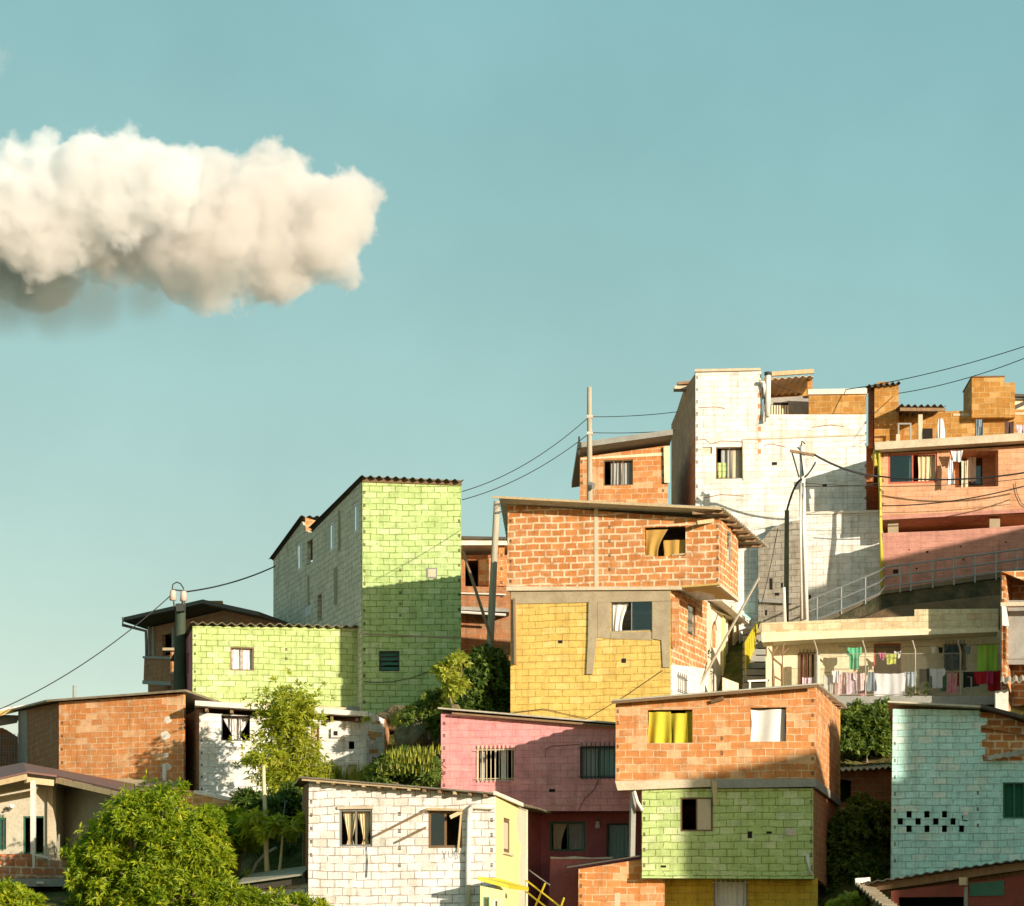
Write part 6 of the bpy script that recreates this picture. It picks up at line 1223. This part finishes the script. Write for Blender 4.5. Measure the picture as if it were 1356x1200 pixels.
# ================================================================ PLANTS
def leafmesh(name, parent, blobs, ncl, per, L, W, mat, seed, droop=.35, fill=.35, jit=.25, vmul=1.0, label=None, flat=.85):
    """rosettes of small folded leaves spread through the crown's volume. blobs: (centre, radius)"""
    g = np.random.default_rng(seed); cen = np.array([tuple(b[0]) for b in blobs]); rad = np.array([b[1] for b in blobs])
    pr = rad**2.2; pr /= pr.sum(); k = g.choice(len(blobs), ncl, p=pr)
    d = g.normal(size=(ncl, 3)); d /= np.linalg.norm(d, axis=1)[:, None]; d[:, 2] = np.where(d[:, 2] < -.5, -d[:, 2], d[:, 2])
    rr = np.where(g.random(ncl) < fill, g.random(ncl)**.4*.85, .82+.26*g.random(ncl))
    c = cen[k]+d*(rad[k]*rr)[:, None]*np.array([1, 1, flat])+g.normal(size=(ncl, 3))*jit*L
    ax = d*.75+np.array([0, 0, .55])+g.normal(size=(ncl, 3))*.25; ax /= np.linalg.norm(ax, axis=1)[:, None]
    n = ncl*per; C0 = np.repeat(c, per, 0); A0 = np.repeat(ax, per, 0)
    t = g.normal(size=(n, 3)); t -= (t*A0).sum(1)[:, None]*A0; t /= np.linalg.norm(t, axis=1)[:, None]
    th = g.uniform(.5, 1.45, n)[:, None]; dr = A0*np.cos(th)+t*np.sin(th); dr[:, 2] -= droop*g.random(n); dr /= np.linalg.norm(dr, axis=1)[:, None]
    s = np.cross(dr, A0); s /= np.linalg.norm(s, axis=1)[:, None]+1e-6; nn = np.cross(s, dr)
    ln = (L*g.uniform(.65, 1.25, n))[:, None]; wd = (W*g.uniform(.7, 1.2, n))[:, None]
    b = C0+dr*ln*.08; m1 = C0+dr*ln*.5+s*wd*.5+nn*ln*.05; m2 = C0+dr*ln*.5-s*wd*.5+nn*ln*.05; e = C0+dr*ln-np.array([0, 0, 1])*ln*.18*droop
    V = np.stack([b, m1, e, m2], 1).reshape(-1, 3)
    var = np.clip(np.repeat(g.normal(.48, .17, ncl), per)+g.normal(0, .12, n), 0, 1)*vmul
    og = root_org(parent); me = bpy.data.meshes.new(name)
    idx = np.arange(n*4).reshape(-1, 4); fs = np.concatenate([idx[:, [0, 1, 2]], idx[:, [0, 2, 3]]], 1).reshape(-1, 3)
    if parent is None: og = Vector(V.mean(0)); og.z = V[:, 2].min()
    me.from_pydata((V-np.array(tuple(og))).tolist(), [], fs.tolist()); me.materials.append(mat)
    at = me.attributes.new('var', 'FLOAT', 'FACE'); at.data.foreach_set('value', np.repeat(var, 2).astype(np.float32)); me.update()
    o = bpy.data.objects.new(name, me); C.objects.link(o)
    if parent is not None: o.parent = parent
    else: o.location = og; ORG[o.name] = Vector(og)
    if label: o['label'] = label
    return o
def px_blobs(lst, Y, rs, dy=1.0):
    r = random.Random(rs); out = []
    for q in lst:
        x, y, rad = q[:3]; Yo = Y+(q[3] if len(q) > 3 else r.uniform(-.5, .5)*dy); out.append((P(x, y, Yo), rad/F*Y))
    return out
def trunk(parent, base, top, r0, r1, limbs, mat, seed=0):
    rr = random.Random(seed); base = Vector(base); top = Vector(top); mb = MB().use(mat); n = 6
    wob = .08 if limbs else .012
    pts = [base.lerp(top, k/n)+Vector((rr.uniform(-wob, wob), rr.uniform(-wob, wob), 0))*(1 if 0 < k < n else 0) for k in range(n+1)]
    mb.tube(pts, r0, 9, r1)
    for l in limbs:
        l = Vector(l); st = pts[rr.choice((3, 4, 5))]; md = st.lerp(l, .5)+Vector((rr.uniform(-.2, .2), rr.uniform(-.2, .2), .15))
        mb.tube([st, md, l], r1*.8, 6, r1*.2)
    return mb.build('trunk', parent, smooth=True)
def bush(name, label, cat, blobs, ncl, per, L, W, mat, seed, group=None, trunk_to=None, tr=.05, **kw):
    c = sum((b[0] for b in blobs), Vector())/len(blobs); low = min(b[0].z-b[1] for b in blobs); base = Vector((c.x, c.y, trunk_to if trunk_to is not None else low-.5))
    h = thing(name, label, cat, base, group); trunk(h, base, c, tr, tr*.6, [b[0] for b in blobs], M_bark, seed); leafmesh('crown' if cat == 'tree' else 'foliage', h, blobs, ncl, per, L, W, mat, seed, **kw)
    return h
def clumps(ells, Y, n, r0, r1, seed):
    g = random.Random(seed); out = []
    for k in range(n):
        cx, cy, rx, ry, rd = g.choices(ells, [e[2]*e[3] for e in ells])[0]
        th = g.uniform(0, 6.283); z = g.uniform(-.55, 1); q = math.sqrt(max(0, 1-z*z)); f = g.uniform(.72, 1.04)
        out.append((P(cx+rx*q*math.cos(th)*f, cy-ry*z*f, Y+rd*q*math.sin(th)*f), g.uniform(r0, r1)/F*Y))
    return out
mango = clumps([(200, 1142, 86, 82, 1.9), (150, 1156, 52, 60, 1.3), (245, 1150, 52, 62, 1.3), (200, 1190, 105, 50, 2.0)], 64.5, 120, 8, 22, 3)+px_blobs([(112, 1128, 13), (104, 1150, 11), (228, 1052, 12), (170, 1062, 12), (292, 1140, 13), (285, 1172, 14), (205, 1048, 9)], 64.2, 33, 1)
bush('mango_tree', 'big round bright green mango tree in the bottom left', 'tree', mango, 7400, 9, .22, .064, M_lf_mango, 11, trunk_to=-2, tr=.28, droop=.8, fill=.3, jit=.7)
bush('mango_tree', 'smaller leafy side tree behind the big mango, under the white coping wall', 'tree', clumps([(296, 1112, 34, 30, 1.1), (268, 1104, 26, 24, 1.0)], 66.8, 46, 8, 16, 4), 1700, 9, .21, .062, M_lf_mango, 12, trunk_to=-1, tr=.16, droop=.7, fill=.25)
bush('young_tree', 'loose light green tree with hanging vines before the white cottage', 'tree', clumps([(378, 985, 28, 46, .9), (384, 948, 22, 26, .7)], 72.8, 44, 5, 13, 5)+px_blobs([(372, 922, 7), (378, 914, 5), (410, 932, 7), (350, 940, 8), (340, 1000, 8), (345, 985, 9)], 72.8, 5, .8), 900, 8, .20, .065, M_lf_vine, 13, trunk_to=3.5, tr=.06, droop=.5, fill=.4, jit=1.5)
def vines():
    g = np.random.default_rng(5); h = thing('hanging_vines', 'curtain of thin yellowish vines hanging below the loose light tree', 'vine', P(380, 1055, 72.5)); mb = MB().use(M_stem)
    for k in range(46):
        x = 348+70*g.random(); y0 = 985+30*g.random(); y1 = y0+25+35*g.random(); Y = 72.2+.9*g.random(); mb.tube([P(x, y0, Y), P(x+g.normal()*2, (y0+y1)/2, Y), P(x+g.normal()*3, y1, Y)], .014, 4)
    mb.build('stems', h); leafmesh('foliage', h, px_blobs([(360, 1025, 14), (385, 1030, 15), (405, 1030, 13), (370, 1045, 12), (395, 1048, 10), (350, 1010, 11), (408, 1012, 11)], 72.3, 6, .6), 850, 6, .2, .05, M_lf_vine, 15, droop=1.2, fill=.7, jit=1.5)
vines()
def papaya(name, label, base, top, r, crownr, seed, leaves=11):
    h = thing(name, label, 'tree', base); trunk(h, base, top, r, r*.55, [], M_stem, seed); g = random.Random(seed); top = Vector(top)
    mb = MB().use(M_stem); bl = []
    for k in range(leaves):
        a = 6.283*k/leaves+g.random()*.4; e = g.uniform(-.1, .7); tip = top+Vector((math.cos(a)*crownr, math.sin(a)*crownr, e*crownr*.7)); mb.tube([top, top.lerp(tip, .6)+Vector((0, 0, .12)), tip], .016, 5, .01); bl.append((tip, crownr*.36))
    mb.build('leaf_stalks', h); leafmesh('crown', h, bl, leaves*9, 8, crownr*.42, crownr*.13, M_lf_vine, seed, droop=.9, fill=.6, flat=.45)
papaya('papaya_tree', 'tall pole-thin pale trunk with a leafy head left of the white block house', P(355, 1192, 65.2), P(349, 1008, 65.5), .088, .45, 21)
papaya('papaya_tree', 'small papaya with umbrella-like leaf head beside the tall pale trunk', P(368, 1184, 65.0), P(374, 1104, 65.2), .06, .78, 22, 13)
mb = MB().use(M_pvc); mb.tube([P(333, 1158, 66.5), P(340, 1143, 66.6), P(352, 1130, 66.7), P(366, 1123, 66.8)], .05, 6); tag(mb.build('bent_pipe', None, smooth=True), 'bent pale pipe lying on the slope behind the thin trunks', 'pipe')
mb = MB().use(M_fr_gr); mb.tube([P(374, 1090, 69), P(378, 1062, 69), P(381, 1061, 69)], .02, 5); tag(mb.build('metal_rod', None), 'thin grey rod with hooked tip above the small papaya', 'rod')
bush('shrub', 'dark bush filling the gap between green tower and yellow house', 'shrub', px_blobs([(640, 905, 34), (615, 915, 26), (660, 920, 26), (645, 880, 24), (630, 935, 26), (655, 945, 22), (600, 935, 20), (662, 890, 12)], 78.2, 7, .8), 1500, 8, .22, .08, M_lf_dark, 31)
bush('young_tree', 'sunlit yellow green sapling standing out before the dark gap bush', 'tree', px_blobs([(588, 893, 11), (600, 903, 10), (608, 908, 10), (612, 876, 9), (602, 874, 7), (598, 918, 8), (577, 889, 5)], 73.6, 8, .8), 170, 8, .24, .10, M_lf_lt, 32, trunk_to=float(P(600, 950, 73.6).z), tr=.05, droop=.5)
bush('shrub', 'dense bush below the green tower, left of the pink house', 'shrub', px_blobs([(540, 1016, 25), (558, 1017, 20), (520, 1022, 20), (546, 1035, 24), (564, 1032, 16), (572, 1016, 8), (530, 1040, 20), (500, 1035, 12)], 70.6, 9, .9), 1500, 8, .20, .06, M_lf_dark, 33, vmul=1.3)
bush('shrub', 'mossy green shrub on the slope at the foot of the green tower', 'shrub', px_blobs([(580, 930, 16), (565, 945, 17), (578, 960, 15), (545, 950, 12), (585, 975, 10)], 74.5, 19, 1), 700, 7, .18, .06, M_lf_dark, 39, vmul=1.2)
bush('shrub', 'green bush between brick house and teal house, below the laundry house', 'shrub', px_blobs([(1135, 965, 28), (1160, 960, 26), (1150, 990, 26), (1120, 985, 22), (1172, 990, 20), (1140, 945, 18), (1168, 942, 14), (1118, 950, 14)], 78.6, 10, 1.4), 1900, 8, .20, .07, M_lf_dark, 34, vmul=1.25)
bush('shrub', 'large dark bush filling the alley left of the teal house', 'shrub', px_blobs([(1145, 1095, 36), (1120, 1115, 30), (1160, 1125, 34), (1130, 1145, 34), (1110, 1150, 24), (1165, 1085, 24), (1155, 1165, 30), (1120, 1180, 30), (1140, 1070, 18), (1170, 1150, 24)], 71, 11, 1.6), 3000, 8, .20, .07, M_lf_dark, 35)
bush('shrub', 'low yellow green tuft in the bottom right alley', 'shrub', px_blobs([(1128, 1200, 14), (1140, 1196, 10), (1110, 1205, 12)], 64, 12, .6), 160, 8, .2, .07, M_lf_lt, 36)
bush('shrub', 'pale green shrub in the bottom left corner below the porch', 'shrub', px_blobs([(10, 1195, 24), (35, 1205, 22), (-15, 1195, 24), (25, 1185, 12)], 62.5, 13, 1), 700, 8, .22, .06, M_lf_mango, 37, vmul=1.2)
bush('shrub', 'low leafy scrub along the bottom edge in front of the white block house', 'shrub', px_blobs([(300, 1185, 18), (330, 1192, 16), (365, 1200, 18), (395, 1198, 14), (420, 1205, 14), (280, 1195, 18), (345, 1205, 16)], 61.2, 14, .8), 900, 8, .18, .05, M_lf_mango, 38, fill=.5)
bush('shrub', 'dark undergrowth behind the small papaya and thin trunk', 'shrub', px_blobs([(340, 1075, 22), (330, 1100, 20), (395, 1090, 22), (375, 1075, 22), (400, 1120, 18), (390, 1140, 16), (325, 1060, 14), (385, 1055, 16)], 70, 15, 1), 1300, 8, .20, .07, M_lf_dark, 40)
bush('shrub', 'small potted-looking plant drooping at the fence before the white sheet', 'shrub', px_blobs([(1211, 914, 4), (1226, 910, 6), (1212, 921, 4), (1227, 921, 5), (1204, 921, 3)], 78.7, 16, .2), 70, 5, .10, .03, M_lf_dark, 41, tr=.02)
bush('shrub', 'small flowering weed clump at the broken wall of the cottage', 'shrub', px_blobs([(492, 1022, 9), (500, 1026, 8), (486, 955, 5), (484, 1032, 7)], 76.4, 17, .4), 150, 7, .14, .04, M_lf_lt, 42, tr=.02)
def grass(label, spots, n, Y, seed, h=.45):
    g = np.random.default_rng(seed); mb = MB().use(M_lf_grass)
    for k in range(n):
        x0, y0, x1, y1 = spots[g.integers(len(spots))]; t = g.random(); p = P(x0+(x1-x0)*t+g.normal()*2, y0+(y1-y0)*t+g.normal()*2.5, Y+g.uniform(-.5, .5)); a = g.random()*6.283; L = h*g.uniform(.5, 1.2); w = Vector((math.cos(a), math.sin(a), 0))*.016; b = Vector((math.cos(a+1.6), math.sin(a+1.6), 0))*L*g.uniform(.1, .6)
        m = p+b*.35+Vector((0, 0, L*.6)); e = p+b+Vector((0, 0, L)); mb.face([p-w, p+w, m+w*.8, m-w*.8]); mb.face([m-w*.8, m+w*.8, e]); mb.var += [float(g.random())]*2
    o = mb.build('grass', None); o['kind'] = 'stuff'; o['label'] = label
grass('tall bright grass on the bank above the dense bush', [(510, 1004, 583, 998), (500, 1022, 560, 1004), (520, 1012, 575, 1008), (505, 1025, 572, 1020)], 900, 70.2, 1, .26)
grass('dry grass at the foot of the whitewashed cottage', [(420, 1032, 480, 1034), (425, 1028, 450, 1034)], 420, 75.8, 2, .5)
grass('rough grass on the slope under the green tower', [(520, 960, 580, 975), (560, 935, 590, 925)], 500, 77, 3, .4)
# boulders on the slope
def rock(label, c, s, seed):
    import bmesh
    bm = bmesh.new(); bmesh.ops.create_icosphere(bm, subdivisions=3, radius=1)
    for v in bm.verts: v.co = Vector((v.co.x*s[0], v.co.y*s[1], v.co.z*s[2]))*(1+.35*noise.noise(v.co*1.6+Vector((seed, 0, 0))))
    me = bpy.data.meshes.new('boulder'); bm.to_mesh(me); bm.free(); me.materials.append(M_rock); o = bpy.data.objects.new('boulder', me); C.objects.link(o); o.location = c; tag(o, label, 'rock')
M_rock = plain('mossy_rock', (.24, .17, .09), (.07, .08, .03), rough=.95, scale=1.8, amt=.9, bump=.8, dist=.05)
rock('brown boulder on the slope between cottage and pink house', P(555, 980, 76.5), (.9, .7, .6), 1); rock('mossy rock higher up at the green tower foot', P(540, 950, 79.5), (1.0, .7, .45), 5); rock('small pale rock on the roof corner of the pink house', P(602, 936.5, 71.5), (.17, .14, .10), 9)
